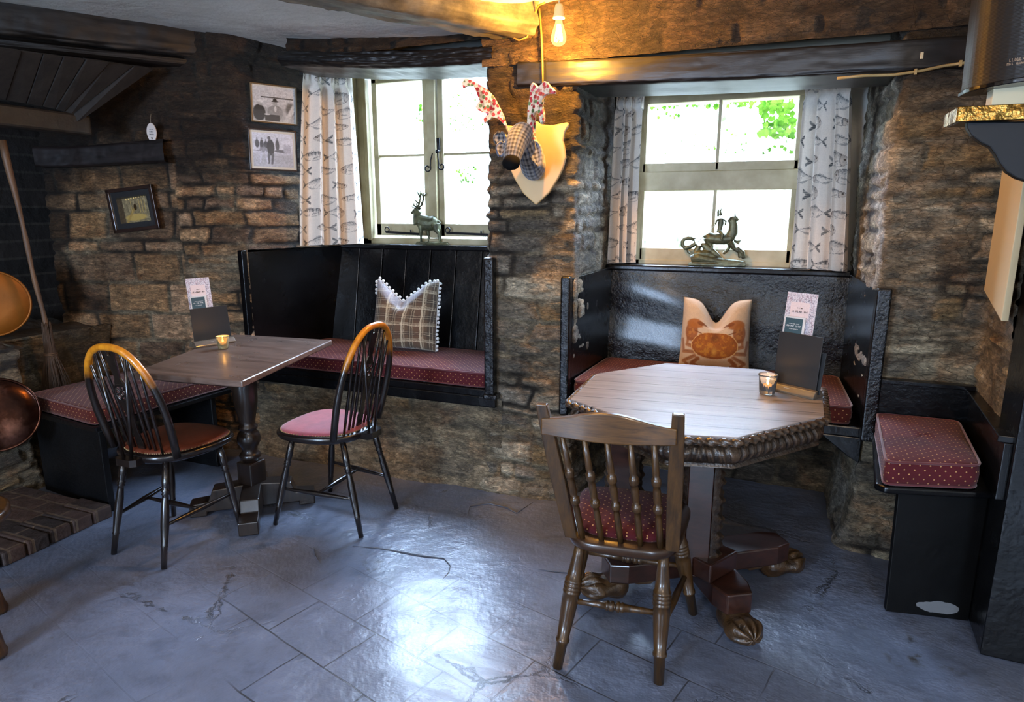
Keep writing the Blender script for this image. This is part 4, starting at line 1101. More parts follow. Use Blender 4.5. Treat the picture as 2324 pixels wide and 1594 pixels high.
# gadrooned rim
per = perimeter(inset(O2, .014), .0042); nP = len(per); nr = 14; vs = []
for p, nrm, s, ls, L in per:
    for k in range(nr):
        a = 2*PI*k/nr
        tw = math.sin(s*2*PI/.034+a*1.6+.6*math.sin(s*2*PI/.10)); r = .0110+.0034*tw+.0010*math.sin(s*2*PI/.0085+a)
        vs.append(p+nrm*(math.cos(a)*r*1.15)+Vector((0, 0, .7355+math.sin(a)*r)))
mb = MB(); mb.add(vs, [(i*nr+k, ((i+1) % nP)*nr+k, ((i+1) % nP)*nr+(k+1) % nr, i*nr+(k+1) % nr) for i in range(nP) for k in range(nr)], None, True)
mb.build('carved_rim', M['carved'], T2)
# carved apron with leaf lobes
per = perimeter(inset(O2, .040), .0042); nP = len(per); rows = 16; vs = []
for p, nrm, s, ls, L in per:
    u = ls/L
    for j in range(rows):
        t = j/(rows-1); z = .722-.072*t
        bulge = .013*math.sin(PI*min(1, t*1.1))
        ph = (s+.018*(t-.5)*(1 if u < .5 else -1))/.034
        lobe = abs(math.sin(PI*ph)); rel = .010*(lobe**.6)*math.sin(PI*min(1, .08+t*.98))
        vein = .0022*math.cos(2*PI*ph*3)
        if t > .90: rel = .006; vein = 0; bulge = .006
        vs.append(p+nrm*(bulge+rel+vein)+Vector((0, 0, z)))
mb = MB(); mb.add(vs, [(i*rows+j, i*rows+j+1, ((i+1) % nP)*rows+j+1, ((i+1) % nP)*rows+j) for i in range(nP) for j in range(rows-1)], None, True)
mb.plate(inset(O2, .055), .655, .722)
mb.build('carved_apron', M['carved'], T2)
# base cross
cb = Vector((-.175-cxy[0], 2.365-cxy[1], 0))
paws = [Vector((.012-cxy[0], 2.062-cxy[1], 0)), Vector((.160-cxy[0], 2.600-cxy[1], 0)), Vector((-.522-cxy[0], 2.135-cxy[1], 0)), Vector((-.38-cxy[0], 2.67-cxy[1], 0))]
M['base_wood'] = wood('dark_red_oak_base', '#1d0f0a', '#41241a', 'X', 3, .3, coat=.35, bump=.2, stretch=10)
for pw in paws:
    d = pw-cb; L = d.length-.01; ang = math.atan2(d.y, d.x)
    Rk = Matrix.Translation(cb) @ Matrix.Rotation(ang, 4, 'Z')
    mb = MB(); mb.plate([(.0, -.066), (L-.10, -.066), (L-.035, -.045), (L-.035, .045), (L-.10, .066), (.0, .066)], .075, .150, Rk)
    arm = mb.build('base_arm', M['base_wood'], T2, bevel=.006)
    mb = MB()
    # scroll under the arm and the lion paw
    def paw(u, v):
        a = 2*PI*u; t = v; c, s = math.cos(a), math.sin(a)
        x = L-.125+t*.185
        fade = math.sqrt(max(0, 1-abs((t-.5)*2)**5))
        prof_ = .034+.013*math.cos((t-.2)*2*PI)-.004*t+.016*math.exp(-((t-.72)/.16)**2)
        w = .053+.014*math.exp(-((t-.70)/.2)**2)
        ca = max(-1, min(1, c)); toe = (abs(math.sin(ca*PI*2.0))-.5)*.016*float(sstep(.52, .72, np.float64(t)))*(1 if s > -.3 else .2)
        hair = .0035*math.sin(ca*22)*float(sstep(.55, .3, np.float64(t)))
        z = max(.001, .043+s*(prof_+toe+hair)*fade*1.15)
        return (x+(toe*.8 if t > .6 else 0), c*w*fade, z)
    mb.grid(paw, 96, 60, Rk, closeu=True)
    mb.build('lion_paw', M['carved_gold'], T2)
    mb = MB(); mb.prism([(L-.24, .078), (L-.20, .050), (L-.15, .052), (L-.10, .078)], .085, Rk); mb.build('arm_scroll', M['carved_gold'], T2, bevel=.006)
# two flat pedestal posts with carved leaf edges
def carved_post(c, rz, w, d, z0, z1, name):
    Rk = Matrix.Translation(c) @ Matrix.Rotation(rz, 4, 'Z')
    mb = MB(); mb.box((0, 0, (z0+z1)/2), (w, d, z1-z0), Rk)
    o = mb.build(name, M['base_wood'], T2, bevel=.004)
    mb = MB()
    for s in (-1, 1):
        def side(u, v, s=s):
            a = PI*(u-.5); z = z0+.02+(z1-z0-.03)*v
            lobes = .5+.5*abs(math.sin(v*PI*6.5)); r = (.050 if s > 0 else .018)*(.55+.45*lobes)*(1-.25*v)+.004*math.sin(v*90+u*9)+.003*math.cos(u*30)
            return (s*(w/2+math.cos(a)*r), math.sin(a)*d*.52, z)
        mb.grid(side, 24, 110, Rk)
    mb.build('leaf_carving', M['carved'], o)
    return o
carved_post(Vector((-.175-cxy[0], 2.205-cxy[1], 0)), math.radians(12), .085, .10, .148, .66, 'pedestal_post')
carved_post(Vector((-.475-cxy[0], 2.33-cxy[1], 0)), math.radians(12), .085, .085, .148, .66, 'pedestal_post')
mb = MB(); mb.box((-.245-cxy[0], 2.285-cxy[1], .19), (.40, .16, .07), rot=(0, 0, math.radians(-30))); mb.build('base_block', M['base_wood'], T2, bevel=.006)
# ================================================================== DRAWN SURFACES
def vcol_mat(name, rough=.8, sheen=0, bump=.1, bscale=200, weave=False, trans=0, spec=.3):
    t = NT(name); a = t.n('ShaderNodeAttribute'); a.attribute_name = 'Col'
    c = a.outputs['Color']
    n = t.noise(t.coord(), bscale, 3)
    c = t.mix(.35, c, t.mix(1., c, t.ramp(n, [(.3, .8), (.7, 1.15)]), 'MULTIPLY'))
    b = t.bsdf(c, rough, 0, t.bump(n, bump, .002), sheen=sheen, spec=spec)
    if trans:
        tl = t.n('ShaderNodeBsdfTranslucent'); t.l(c, tl.inputs[0]); mx = t.n('ShaderNodeMixShader'); mx.inputs[0].default_value = trans
        t.l(b.outputs[0], mx.inputs[1]); t.l(tl.outputs[0], mx.inputs[2]); t.l(mx.outputs[0], t.out.inputs[0])
    return t.m
M['curtain'] = vcol_mat('printed_linen', .85, .2, .25, 260, trans=.22)
M['print'] = vcol_mat('printed_card', .5, 0, .02)
M['photo'] = vcol_mat('photograph', .35, 0, 0)
M['tartan'] = vcol_mat('tartan_wool', .9, .3, .5, 320)
M['pillow_print'] = vcol_mat('printed_cotton_velvet', .85, .3, .3, 200)
def A(c): return np.array(lin(c))
def paint(col, mask, c):
    m = np.clip(mask, 0, 1)[..., None]; col[:] = col*(1-m)+A(c)*m if isinstance(c, str) else col*(1-m)+np.array(c)*m
def line(X, Y, x0, y0, x1, y1, w):
    dx, dy = x1-x0, y1-y0; t = np.clip(((X-x0)*dx+(Y-y0)*dy)/(dx*dx+dy*dy+1e-12), 0, 1)
    d = np.hypot(X-x0-t*dx, Y-y0-t*dy); return 1-sstep(w*.5, w*1.1, d)
def disc(X, Y, x, y, rx, ry=None, soft=.15):
    ry = ry or rx; d = np.hypot((X-x)/rx, (Y-y)/ry); return 1-sstep(1-soft, 1+soft, d)
def fish(col, X, Y, cx, cy, L, kind, flip, seed):
    x = (X-cx)/(L/2)*(-1 if flip else 1); y = (Y-cy)/(L/2)
    if (np.abs(x) < 1.4).sum() == 0: return
    fat = (.22, .34, .26, .20)[kind]
    t = np.clip((x+1)/1.72, 0, 1)          # -1 nose .. .72 tail root
    h = fat*np.sin(PI*np.clip(t, 0, 1)**.72)**.9+.02; h = np.where((x < -1) | (x > .74), 0, np.maximum(h, .045*(x > .5)))
    body = (np.abs(y) < h)
    n = fbm(X*240, Y*240, seed)
    ink = '#4c5358'
    back = sstep(-.1, 1., y/(h+1e-6))*body
    paint(col, back*(.30+.35*(n > .0)), ink)
    spots = body & (n > .32); paint(col, spots*.45, ink)
    edge = body & (np.abs(np.abs(y)-h) < .028); paint(col, edge*(.9*(y > 0)+.55*(y <= 0)), '#3d4448')
    if kind in (0, 2):
        st = body & (np.abs(np.sin(x*16)) > .86) & (y > .2*h); paint(col, st*.75, '#3a4247')
    tail = (x > .68) & (x < 1.02) & (np.abs(y) < .05+(x-.68)*.75) & (np.abs(y) > (x-.86)*.9)
    paint(col, tail*(.55+.4*(np.sin(y*60) > 0)), '#41494d')
    dors = (x > -.35) & (x < .35) & (y > h-.01) & (y < h+.13*(1-((x)/.35)**2)*(.7+.3*np.sin(x*60))); paint(col, dors*.55, ink)
    anal = (x > .05) & (x < .5) & (y < -h+.01) & (y > -h-.09*(1-((x-.27)/.23)**2)); paint(col, anal*.5, ink)
    gill = (np.abs(np.hypot(x+1.02, y)-.42) < .018) & body; paint(col, gill*.8, ink)
    paint(col, disc(x, y, -.80, .04, .045), '#23282b')
    paint(col, ((x < -.62) & body)*.25, '#8a6a4e')
    pf = (x > -.5) & (x < -.2) & (np.abs(y+.06-(x+.5)*-.25) < .045); paint(col, pf*.5, '#55504a')
def make_curtain(name, label, base_a, base_b, top_a, top_b, z0, z1, folds, seed, cloth_w, group=None, ztop_tilt=0, lobes=None, zb=None):
    """pleated curtain between two plan points, at the top and at the bottom"""
    nu = int(cloth_w/.0026); nv = int((z1-z0)/.003)
    u = np.linspace(0, 1, nu); v = np.linspace(0, 1, nv); U, V = np.meshgrid(u, v)
    # heading: gathered tight in the top 7%
    head = sstep(.86, .93, V)
    ba, bb, ta, tb = (np.array(q[:2], float) for q in (base_a, base_b, top_a, top_b))
    f = V**1.2
    Ax = ba[0]+(ta[0]-ba[0])*f; Ay = ba[1]+(ta[1]-ba[1])*f; Bx = bb[0]+(tb[0]-bb[0])*f; By = bb[1]+(tb[1]-bb[1])*f
    Uu = U+.018*fbm(U*3, V*1.5, seed)*(1-head)
    amp = (.030*(1-.35*V)+.006*fbm(U*2, V*2, seed+1))*(1-head*.55)
    k = folds
    ph = 2*PI*k*(Uu+.04*np.sin(Uu*7+seed))+seed
    off_ = 1.35*amp*(np.sin(ph)+.30*np.sin(2*ph+.6))
    off_ = off_+head*.006*np.sin(ph*3)
    pinch = np.exp(-((V-.90)/.02)**2); off_ *= (1-.55*pinch)
    X = Ax+(Bx-Ax)*Uu; Y = Ay+(By-Ay)*Uu
    dx, dy = Bx-Ax, By-Ay; Ln = np.hypot(dx, dy); nx, ny = dy/Ln, -dx/Ln
    sideways = .35*amp*np.cos(ph)
    P = np.stack([X+nx*off_+dx/Ln*sideways, Y+ny*off_+dy/Ln*sideways, z0+(z1-z0)*V+ztop_tilt*(U-.5)*V+(.004*np.sin(ph) if True else 0)], -1)
    col = np.ones((nv, nu, 3))*A('#e8e1d6'); cu = U*cloth_w; cv = V*(z1-z0)
    n = fbm(cu*300, cv*40, seed); n2 = fbm(cu*40, cv*300, seed+1); col *= (1+.05*n+.05*n2)[..., None]
    rs = np.random.RandomState(seed)
    row = 0; y = .02
    while y < z1-z0:
        x = -.12+(row % 2)*.12+rs.uniform(-.05, .05)
        while x < cloth_w+.05:
            L = rs.uniform(.155, .195); fish(col, cu, cv, x+rs.uniform(-.01, .01), y+rs.uniform(-.008, .008), L, (row+int(x*9)) % 4, (row % 2) == 0, row*7+int(x*50))
            x += .245
        y += .082; row += 1
    cc = P.reshape(-1, 3).mean(0); P2 = P-cc
    o = empty('curtain', cc, 0, label, 'curtain', group)
    cl = sheet('drape', P2, M['curtain'], cols=col, parent=o)
    sm = cl.modifiers.new('thick', 'SOLIDIFY'); sm.thickness = .0015
    tm = MB()
    hv = P2[-1, ::3]; tm.tube([tuple(q) for q in hv], .0035, 5); tm.build('heading_tape', M['tape'], o)
    return o
M['tape'] = simple('curtain_heading_tape', '#c9bfae', .8, bump=0, var=.1)
def cpt(x, y, Y): p = aty(x, y, Y); return (p.x, p.y, p.z)
make_curtain('c', 'long fish-print curtain drawn to the left of the left window, beside the two framed photographs',
             cpt(684, 552, 3.13), cpt(830, 548, 3.46), cpt(690, 137, 3.13), cpt(800, 150, 3.42), 1.205, 2.20, 3.2, 3, .62)
make_curtain('c', 'narrow fish-print curtain at the left edge of the right window',
             cpt(1385, 600, 3.46), cpt(1442, 597, 3.56), cpt(1404, 200, 3.44), cpt(1465, 212, 3.54), 1.128, 2.01, 3.1, 11, .50)
make_curtain('c', 'fish-print curtain at the right edge of the right window',
             cpt(1798, 600, 3.56), cpt(1918, 612, 3.42), cpt(1830, 185, 3.56), cpt(1930, 182, 3.42), 1.125, 2.02, 3.0, 19, .56)

# ---- pillows
def pillow(name, label, w, h, t, loc, rot, colf, mat, dip=.08, dipx=0., seed=1, n=170, soft=False):
    o = empty(name, loc, 0, label, 'pillow'); o.rotation_euler = rot
    u = np.linspace(-1, 1, n); U, V = np.meshgrid(u, u)
    for side in (-1, 1):
        e = np.clip((1-np.abs(U)**2.6)*(1-np.abs(V)**2.6), 0, 1)
        T = t*e**.5
        q = np.exp(-((U-dipx)/.42)**2)*sstep(-.2, 1., V)
        Tn = T*(1-.55*q)
        X = w/2*U*(1-.05*(1-V**2)*np.abs(U)); Z = h/2*V*(1-.05*(1-U**2)*np.abs(V))
        tri = np.clip(1-np.abs(U-dipx)/.80, 0, 1)**1.05 if not soft else np.exp(-((U-dipx)/.34)**2)
        Z = Z-dip*tri*sstep(-.15, 1., V)
        X = X*(1-.04*sstep(0, 1, V))
        crease = .010*np.exp(-((U-dipx-.25*(1-V))/.10)**2)*sstep(0, .8, V)+.008*np.exp(-((U-dipx+.30*(1-V))/.08)**2)*sstep(.1, .8, V)
        wr = .004*fbm(U*3+seed, V*3, seed)+.002*fbm(U*9, V*9, seed+1)
        Y = side*np.maximum(Tn-crease*e**.3+wr*e**.5, 0)
        P = np.stack([X, Y, Z], -1)
        s_ = 1 if side < 0 else -1
        col = colf(U, V, X, Z, side)
        sheet('front' if side < 0 else 'back', P, M[mat], cols=col, parent=o, flip=(side > 0))
    # outline for trims
    def edge(side_, k):
        s = k
        if side_ == 't': U_, V_ = -1+2*s, 1.
        elif side_ == 'r': U_, V_ = 1., 1-2*s
        elif side_ == 'b': U_, V_ = 1-2*s, -1.
        else: U_, V_ = -1., -1+2*s
        X = w/2*U_*(1-.05*(1-V_**2)*abs(U_)); Z = h/2*V_*(1-.05*(1-U_**2)*abs(V_))
        tri = max(0, 1-abs(U_-dipx)/.80)**1.05 if not soft else math.exp(-((U_-dipx)/.34)**2)
        Z -= dip*tri*float(sstep(-.15, 1., np.float64(V_))); X *= (1-.04*float(sstep(0, 1, np.float64(V_))))
        return Vector((X, 0, Z))
    return o, edge
def tartan(u, v, base='#4f4a45', sc=1.):
    """u, v in metres; returns colours"""
    col = np.ones(u.shape+(3,))*A(base)
    def bands(w, per, lst):
        f = np.mod(w/sc, per); out = np.zeros_like(w)
        for a, b, s in lst: out = np.maximum(out, ((f > a) & (f < b))*s)
        return out
    warp = bands(u, .108, ((.0, .034, .0),)); 
    dk = bands(u, .108, ((.040, .070, .45),)); dk2 = bands(v, .095, ((.036, .064, .40),))
    paint(col, dk, '#37332f'); paint(col, dk2, '#33322f')
    br = bands(u, .108, ((.074, .104, .5),)); paint(col, br*.6, '#5c4036')
    tw = .5+.5*np.sin((u+v)*2600)
    wl = bands(u, .108, ((.0, .010, .75), (.014, .0165, .6), (.019, .0215, .6), (.052, .0545, .55), (.066, .0685, .5)))
    wv = bands(v, .095, ((.0, .008, .6), (.011, .0135, .55), (.016, .0185, .5), (.044, .0465, .5), (.056, .0585, .45)))
    paint(col, wl*(.75+.25*tw), '#c9bda2'); paint(col, wv*(.6+.4*tw), '#c9bda2')
    return col
def tart_col(U, V, X, Z, side):
    c = tartan(X+.21+.012*fbm(U*1.5, V*1.5, 3), Z+.25+.012*fbm(U*1.5, V*1.5, 8), '#5a4a3a')
    # lighter bluish fold shading towards the top, put into the colour
    m = sstep(.45, .62, V+.10*fbm(U*2, V*2, 5)-.28*np.abs(U+.2)+.05)*sstep(.75, .35, U)
    c2 = c*.35+A('#aab0bf')*.65
    return c*(1-.75*m[..., None])+c2*.75*m[..., None]
pc = aty(932, 705, 3.26)
po, pe = pillow('pillow', 'brown tartan pillow with white pompom trim, standing on the left window seat', .395, .40, .075, (-1.945, 3.245, .607+.205), (math.radians(-14), math.radians(1), math.radians(9)), tart_col, 'tartan', dip=.115, dipx=-.12, seed=4)
M['pom'] = simple('white_pompom_wool', '#d8d8d6', .95, bump=.8, bscale=300, bd=.002, sheen=.4, var=.1)
first = None
spots = [('t', (k+.5)/17) for k in range(17)]+[('r', (k+.5)/18) for k in range(18)]+[('l', (k+.5)/18) for k in range(14, 18)]
for i, (sd, k) in enumerate(spots):
    p = pe(sd, k); nrm = {'t': Vector((0, 0, 1)), 'r': Vector((1, 0, 0)), 'l': Vector((-1, 0, 0))}[sd]
    if first is None:
        first = MB().ball((0, 0, 0), .0088, 10, 7).build('pompom', M['pom'], po); q = first
    else: q = first.copy(); COL.objects.link(q); q.parent = po
    q.location = p+nrm*.009+Vector((random.uniform(-.002, .002), random.uniform(-.004, .004), random.uniform(-.002, .002)))
mb = MB()
mb.tube([pe('t', k/30) for k in range(31)]+[pe('r', k/30) for k in range(1, 31)], .0028, 6); mb.build('trim_braid', M['pom'], po)
def crab_col(U, V, X, Z, side):
    col = np.ones(U.shape+(3,))*A('#b9a083'); col *= (1+.05*fbm(U*30, V*30, 4))[..., None]
    if side > 0: return col
    x = U*.90; y = V*.93+.20
    sh = '#7e3f10'; n = fbm(x*14, y*14, 7); n2 = fbm(x*40, y*40, 9)
    # legs
    for s in (-1, 1):
        for (a, b, c, d, e, f) in ((.50, -.20, .72, -.12, .70, .25), (.52, -.32, .80, -.30, .86, .02), (.50, -.42, .78, -.55, .62, -.70), (.42, -.48, .62, -.72, .38, -.82), (.40, -.50, .55, -.60, .30, -.78)):
            m = np.maximum(line(x, y, s*a, b, s*c, d, .062), line(x, y, s*c, d, s*e, f, .045)); paint(col, m*.9, '#8a5226')
            m = line(x, y, s*a, b+.012, s*c, d+.012, .010); paint(col, m*.6, '#5b3216')
        # claws
        paint(col, disc(x, y, s*.62, .22, .17, .26, .12)*.95, '#84481a'); paint(col, disc(x, y, s*.52, .44, .24, .13, .15)*.95, '#95561f')
        paint(col, disc(x, y, s*.34, .47, .14, .065, .2)*.9, '#6d3a16'); paint(col, disc(x, y, s*.26, .40, .08, .05, .2)*.7, '#b9a083')
        paint(col, disc(x, y, s*.63, .20, .10, .17, .4)*.5*(n > -.05), '#b37634')
        paint(col, line(x, y, s*.70, .05, s*.52, -.02, .05)*.9, '#7d451c')
        paint(col, line(x, y, s*.52, .24, s*.32, .16, .02)*.9, '#6b3a18')
    # shell
    th = np.arctan2(y+.13, x); rr = 1+.018*np.abs(np.sin(th*13))
    d = np.hypot(x/.60, (y+.13)/.36)/rr
    paint(col, 1-sstep(.97, 1.03, d), sh)
    inner = (1-sstep(.80, .96, d)); paint(col, inner*.75, '#8f4e14')
    paint(col, inner*sstep(0, .35, n)*.7, '#b0711f'); paint(col, inner*sstep(.1, .4, n2)*.35, '#5e2c0b')
    paint(col, disc(x, y, 0, .08, .10, .12, .6)*.55, '#4a220a'); paint(col, disc(x, y, 0, -.30, .06, .10, .8)*.5, '#c38a35')
    ring = (np.abs(d-.985) < .02); paint(col, ring*.8, '#c79a5c')
    return col
po, pe = pillow('pillow', 'beige pillow printed with a brown crab, on the right window seat', .335, .355, .088, (-.235, 3.345, .617+.185), (math.radians(-14), 0, math.radians(4)), crab_col, 'pillow_print', dip=.115, dipx=.0, seed=9, soft=True)
mb = MB(); mb.tube([pe(s, k/24) for s in ('t', 'r', 'b', 'l') for k in range(24)], .0026, 6, closed=True); mb.build('piping', simple('beige_piping', '#a38c70', .8), po)
def beige_col(U, V, X, Z, side):
    c = np.ones(U.shape+(3,))*A('#ab9073'); return c*(1+.05*fbm(U*30, V*30, 4))[..., None]
po, pe = pillow('pillow', 'plain beige pillow lying flat beneath the crab pillow', .40, .24, .022, (-.235, 3.19, .637), (math.radians(-90), 0, math.radians(3)), beige_col, 'pillow_print', dip=.0, seed=12, n=60)

# ---- framed photographs
M['frame_dark'] = wood('dark_stained_frame', '#140d0a', '#33211a', 'X', 4, .3, coat=.3)
M['frame_gold'] = simple('thin_gilt_and_brown_frame', '#6b5638', .4, .2, bump=.1)
M['mount'] = simple('cream_mount', '#d7d2c2', .7, bump=0, var=.06)
M['blackboard'] = simple('matt_black_board', '#17181a', .55, bump=.08, var=.2)
glz = NT('picture_glass'); tr = glz.n('ShaderNodeBsdfTransparent'); gg = glz.n('ShaderNodeBsdfGlossy'); mx = glz.n('ShaderNodeMixShader'); gg.inputs['Roughness'].default_value = .05; mx.inputs[0].default_value = .06
glz.l(tr.outputs[0], mx.inputs[1]); glz.l(gg.outputs[0], mx.inputs[2]); glz.l(mx.outputs[0], glz.out.inputs[0]); M['pglass'] = glz.m
def picture(label, c, xdir, w, h, fw, colf, frame_mat, mount=.0, mount_mat='mount', tilt=0, lean=0, fd=.016, n=130):
    """xdir: direction of the picture's right side in plan, normal faces the room"""
    ang = math.atan2(xdir[1], xdir[0])
    o = empty('framed_photograph', c, 0, label, 'picture')
    o.rotation_euler = (Matrix.Rotation(ang, 3, 'Z') @ Matrix.Rotation(tilt, 3, 'Y') @ Matrix.Rotation(lean, 3, 'X')).to_euler()
    mb = MB(); frame_rect(mb, -w/2, w/2, -h/2, h/2, fw, 0, fd); mb.build('frame', frame_mat, o, bevel=.0025)
    mb = MB(); mb.box((0, .003, 0), (w-2*fw+.001, .004, h-2*fw+.001)); mb.build('mount', M[mount_mat], o)
    iw, ih = w-2*fw-2*mount, h-2*fw-2*mount
    U, V = np.meshgrid(np.linspace(-1, 1, n), np.linspace(-1, 1, n))
    P = np.stack([U*iw/2, -0.0005+0*U, V*ih/2], -1)
    sheet('photograph', P, M['photo'], cols=np.clip(colf(U, V), 0, 1), parent=o)
    mb = MB(); mb.box((0, -.004, 0), (w-2*fw, .0015, h-2*fw)); mb.build('glass', M['pglass'], o)
    return o
def ph_a(U, V):     # men outdoors, one in a dark hat
    g = .62+.04*fbm(U*5, V*5, 2); c = np.ones(U.shape+(3,))*g[..., None]
    def P(m, v): paint(c, m, (v, v, v*.97))
    P(sstep(-.15, -.25, V)*.6, .38); P((np.abs(V-.38) < .035) & (U > -.62) & (U < .95), .12)
    P(disc(U, V, .78, -.25, .22, .42, .3), .16); P(line(U, V, .55, -1., 1.0, .0, .14), .6)
    P(disc(U, V, -.72, -.55, .30, .48, .1), .04); P(disc(U, V, -.66, .02, .12, .15), .45); P(disc(U, V, -.66, .12, .15, .09), .75)
    P(disc(U, V, .05, -.50, .38, .45, .1), .30); P(disc(U, V, .04, .03, .11, .16), .42); P(disc(U, V, .04, .17, .18, .035), .03); P(disc(U, V, .04, .24, .10, .10), .03)
    P(disc(U, V, .05, -.28, .06, .16), .7); P(((V < -.62) & (U > -.45) & (U < .25))*1., .06); P(disc(U, V, -.35, -.62, .14, .05), .6)
    n = fbm(U*16, V*16, 6); return c*(1+.35*n)[..., None]
def ph_b(U, V):     # standing figures and horses on a field
    g = .72-.25*sstep(.0, -.4, V)+.05*fbm(U*5, V*5, 3); c = np.ones(U.shape+(3,))*g[..., None]
    def P(m, v): paint(c, m, (v, v, v*1.05))
    for x, y, h in ((-.78, .35, .25), (-.55, .30, .3), (-.35, .30, .22), (.22, .30, .32)): P(disc(U, V, x, y, .10, h, .15), .10); P(disc(U, V, x, y+h+.05, .045, .06), .3)
    P(disc(U, V, -.12, .15, .19, .48, .1), .05); P(disc(U, V, -.18, .70, .08, .11), .12); P(line(U, V, -.22, -.25, -.25, -.78, .07), .12); P(line(U, V, -.02, -.25, -.08, -.80, .07), .12)
    P(disc(U, V, -.48, .0, .20, .16), .30); P(line(U, V, -.60, -.1, -.66, -.75, .05), .6); P(line(U, V, -.38, -.1, -.30, -.72, .05), .6)
    P(line(U, V, -1, -.05, -.62, -.05, .03), .15); P(disc(U, V, .40, -.05, .35, .08, .2), .15)
    for x in (.62, .80): P(disc(U, V, x, .10, .10, .30, .3), .5)
    n = fbm(U*17, V*17, 8); return c*(1+.35*n)[..., None]*np.array([.93, .97, 1.1])
def ph_c(U, V):     # old interior photograph, sepia and gold
    n = fbm(U*9, V*7, 4); n2 = fbm(U*26, V*20, 5); g = .14+.22*np.maximum(0, n+.15)+.25*np.maximum(n2-.1, 0)
    c = np.ones(U.shape+(3,))*g[..., None]
    paint(c, disc(U, V, .1, -.62, .7, .26, .2)*.9, (.42, .36, .18)); paint(c, line(U, V, -.55, -1, .1, .1, .10)*.8, (.30, .24, .12))
    for k in range(8): paint(c, disc(U, V, -.35+.17*k, .78+.02*k, .045, .06), (.8, .72, .45))
    paint(c, disc(U, V, .15, .15, .10, .25), (.03, .02, .01)); paint(c, (U < -.62)*.8, (.03, .02, .02)); paint(c, (V > .88)*.9, (.02, .02, .02))
    for x in (-.1, .45, .62, .8): paint(c, line(U, V, x, -.3, x, .65, .03)*.6, (.5, .42, .22))
    return c*np.array([1.25, 1.0, .55])
sd = Vector((.342, .94, 0)).normalized(); nm = Vector((sd.y, -sd.x, 0))    # splayed reveal direction and room normal
def on_splay(x, y, offd=.03):
    r = ray(x, y); a = Vector((P0[0], P0[1], 0))+nm*offd
    # r*t = a + sd*s
    det = r.x*(-sd.y)-(-sd.x)*r.y
    tt = (a.x*(-sd.y)+sd.x*a.y)/det
    return CAM+r*tt
pa = on_splay(622, 237, .075); pb = on_splay(620, 341, .075)
sx = Vector((.64, .77))
picture('framed photograph of men outdoors, upper of the two beside the left curtain', pa, sx, .245, .205, .007, ph_a, M['frame_gold'], .006, tilt=math.radians(2))
picture('framed photograph of standing figures on a field, lower of two by the left curtain', pb, sx, .255, .222, .009, ph_b, M['frame_dark'], .012, tilt=math.radians(1))
sc_ = (.53+.81)/2*1.0
cpos = chim(.662, .035)
picture('dark-framed sepia photograph of an old room hanging tilted on the chimney stones', Vector((*cpos, 1.412)), (-CD[0], -CD[1]), .295, .245, .020, ph_c, M['frame_dark'], .030, 'blackboard', tilt=math.radians(-6), fd=.024)

# hanging tag
tg = empty('hanging_tag', (*chim(.473, .06), 1.82), 0, 'small white oval hanging tag with tiny black writing, on the mantel beam', 'tag')
tg.rotation_euler = (0, 0, math.atan2(-CD[1], -CD[0]))
mb = MB(); outl = []
for k in range(40):
    a = 2*PI*k/40; yy = math.sin(a); outl.append(((.030-.006*(yy < 0)*abs(yy))*math.cos(a), .052*yy))
mb.prism(outl, .006); M['tag'] = simple('white_ceramic_tag', '#cfc4bd', .5, bump=.05, var=.08); mb.build('tag_plate', M['tag'], tg, bevel=.0015)
mb = MB(); mb.tube([(0, 0, .048), (-.002, .004, .08), (.0, .01, .10)], .0012, 5); mb.build('string', simple('pale_string', '#8d8576', .8), tg)
M['ink'] = simple('black_print', '#1a1716', .6, bump=0)
def marks(rows, mat, parent, name='print', seed=1, y=0.):
    """tiny illegible print: rows of (x0, x1, z, height) made of small strokes"""
    rn = random.Random(seed); mb = MB()
    for x0, x1, z, h in rows:
        x = x0
        while x < x1:
            w = h*rn.uniform(.35, .8)
            if rn.random() > .14:
                mb.box((x+w*.15, y, z), (w*.22, .0004, h)); mb.box((x+w*.5, y, z+h*rn.choice((-.4, 0, .4))), (w*.6, .0004, h*.2))
                if rn.random() > .5: mb.box((x+w*.8, y, z-h*.1), (w*.2, .0004, h*.8))
            x += w*1.25
    return mb.build(name, mat, parent)
def front(x, y, z): return Matrix.Translation((x, y, z)) @ Matrix.Rotation(PI/2, 4, 'X')
marks([(-.010, .010, .018, .005), (-.012, .012, .006, .006), (-.013, .013, -.008, .008)], M['ink'], tg, seed=3, y=-.0036)
mb = MB(); mb.prism([(0, -.034), (.006, -.027), (.003, -.023), (0, -.026), (-.003, -.023), (-.006, -.027)], .001, Matrix.Translation((0, -.0038, 0))); mb.build('heart_mark', M['ink'], tg)

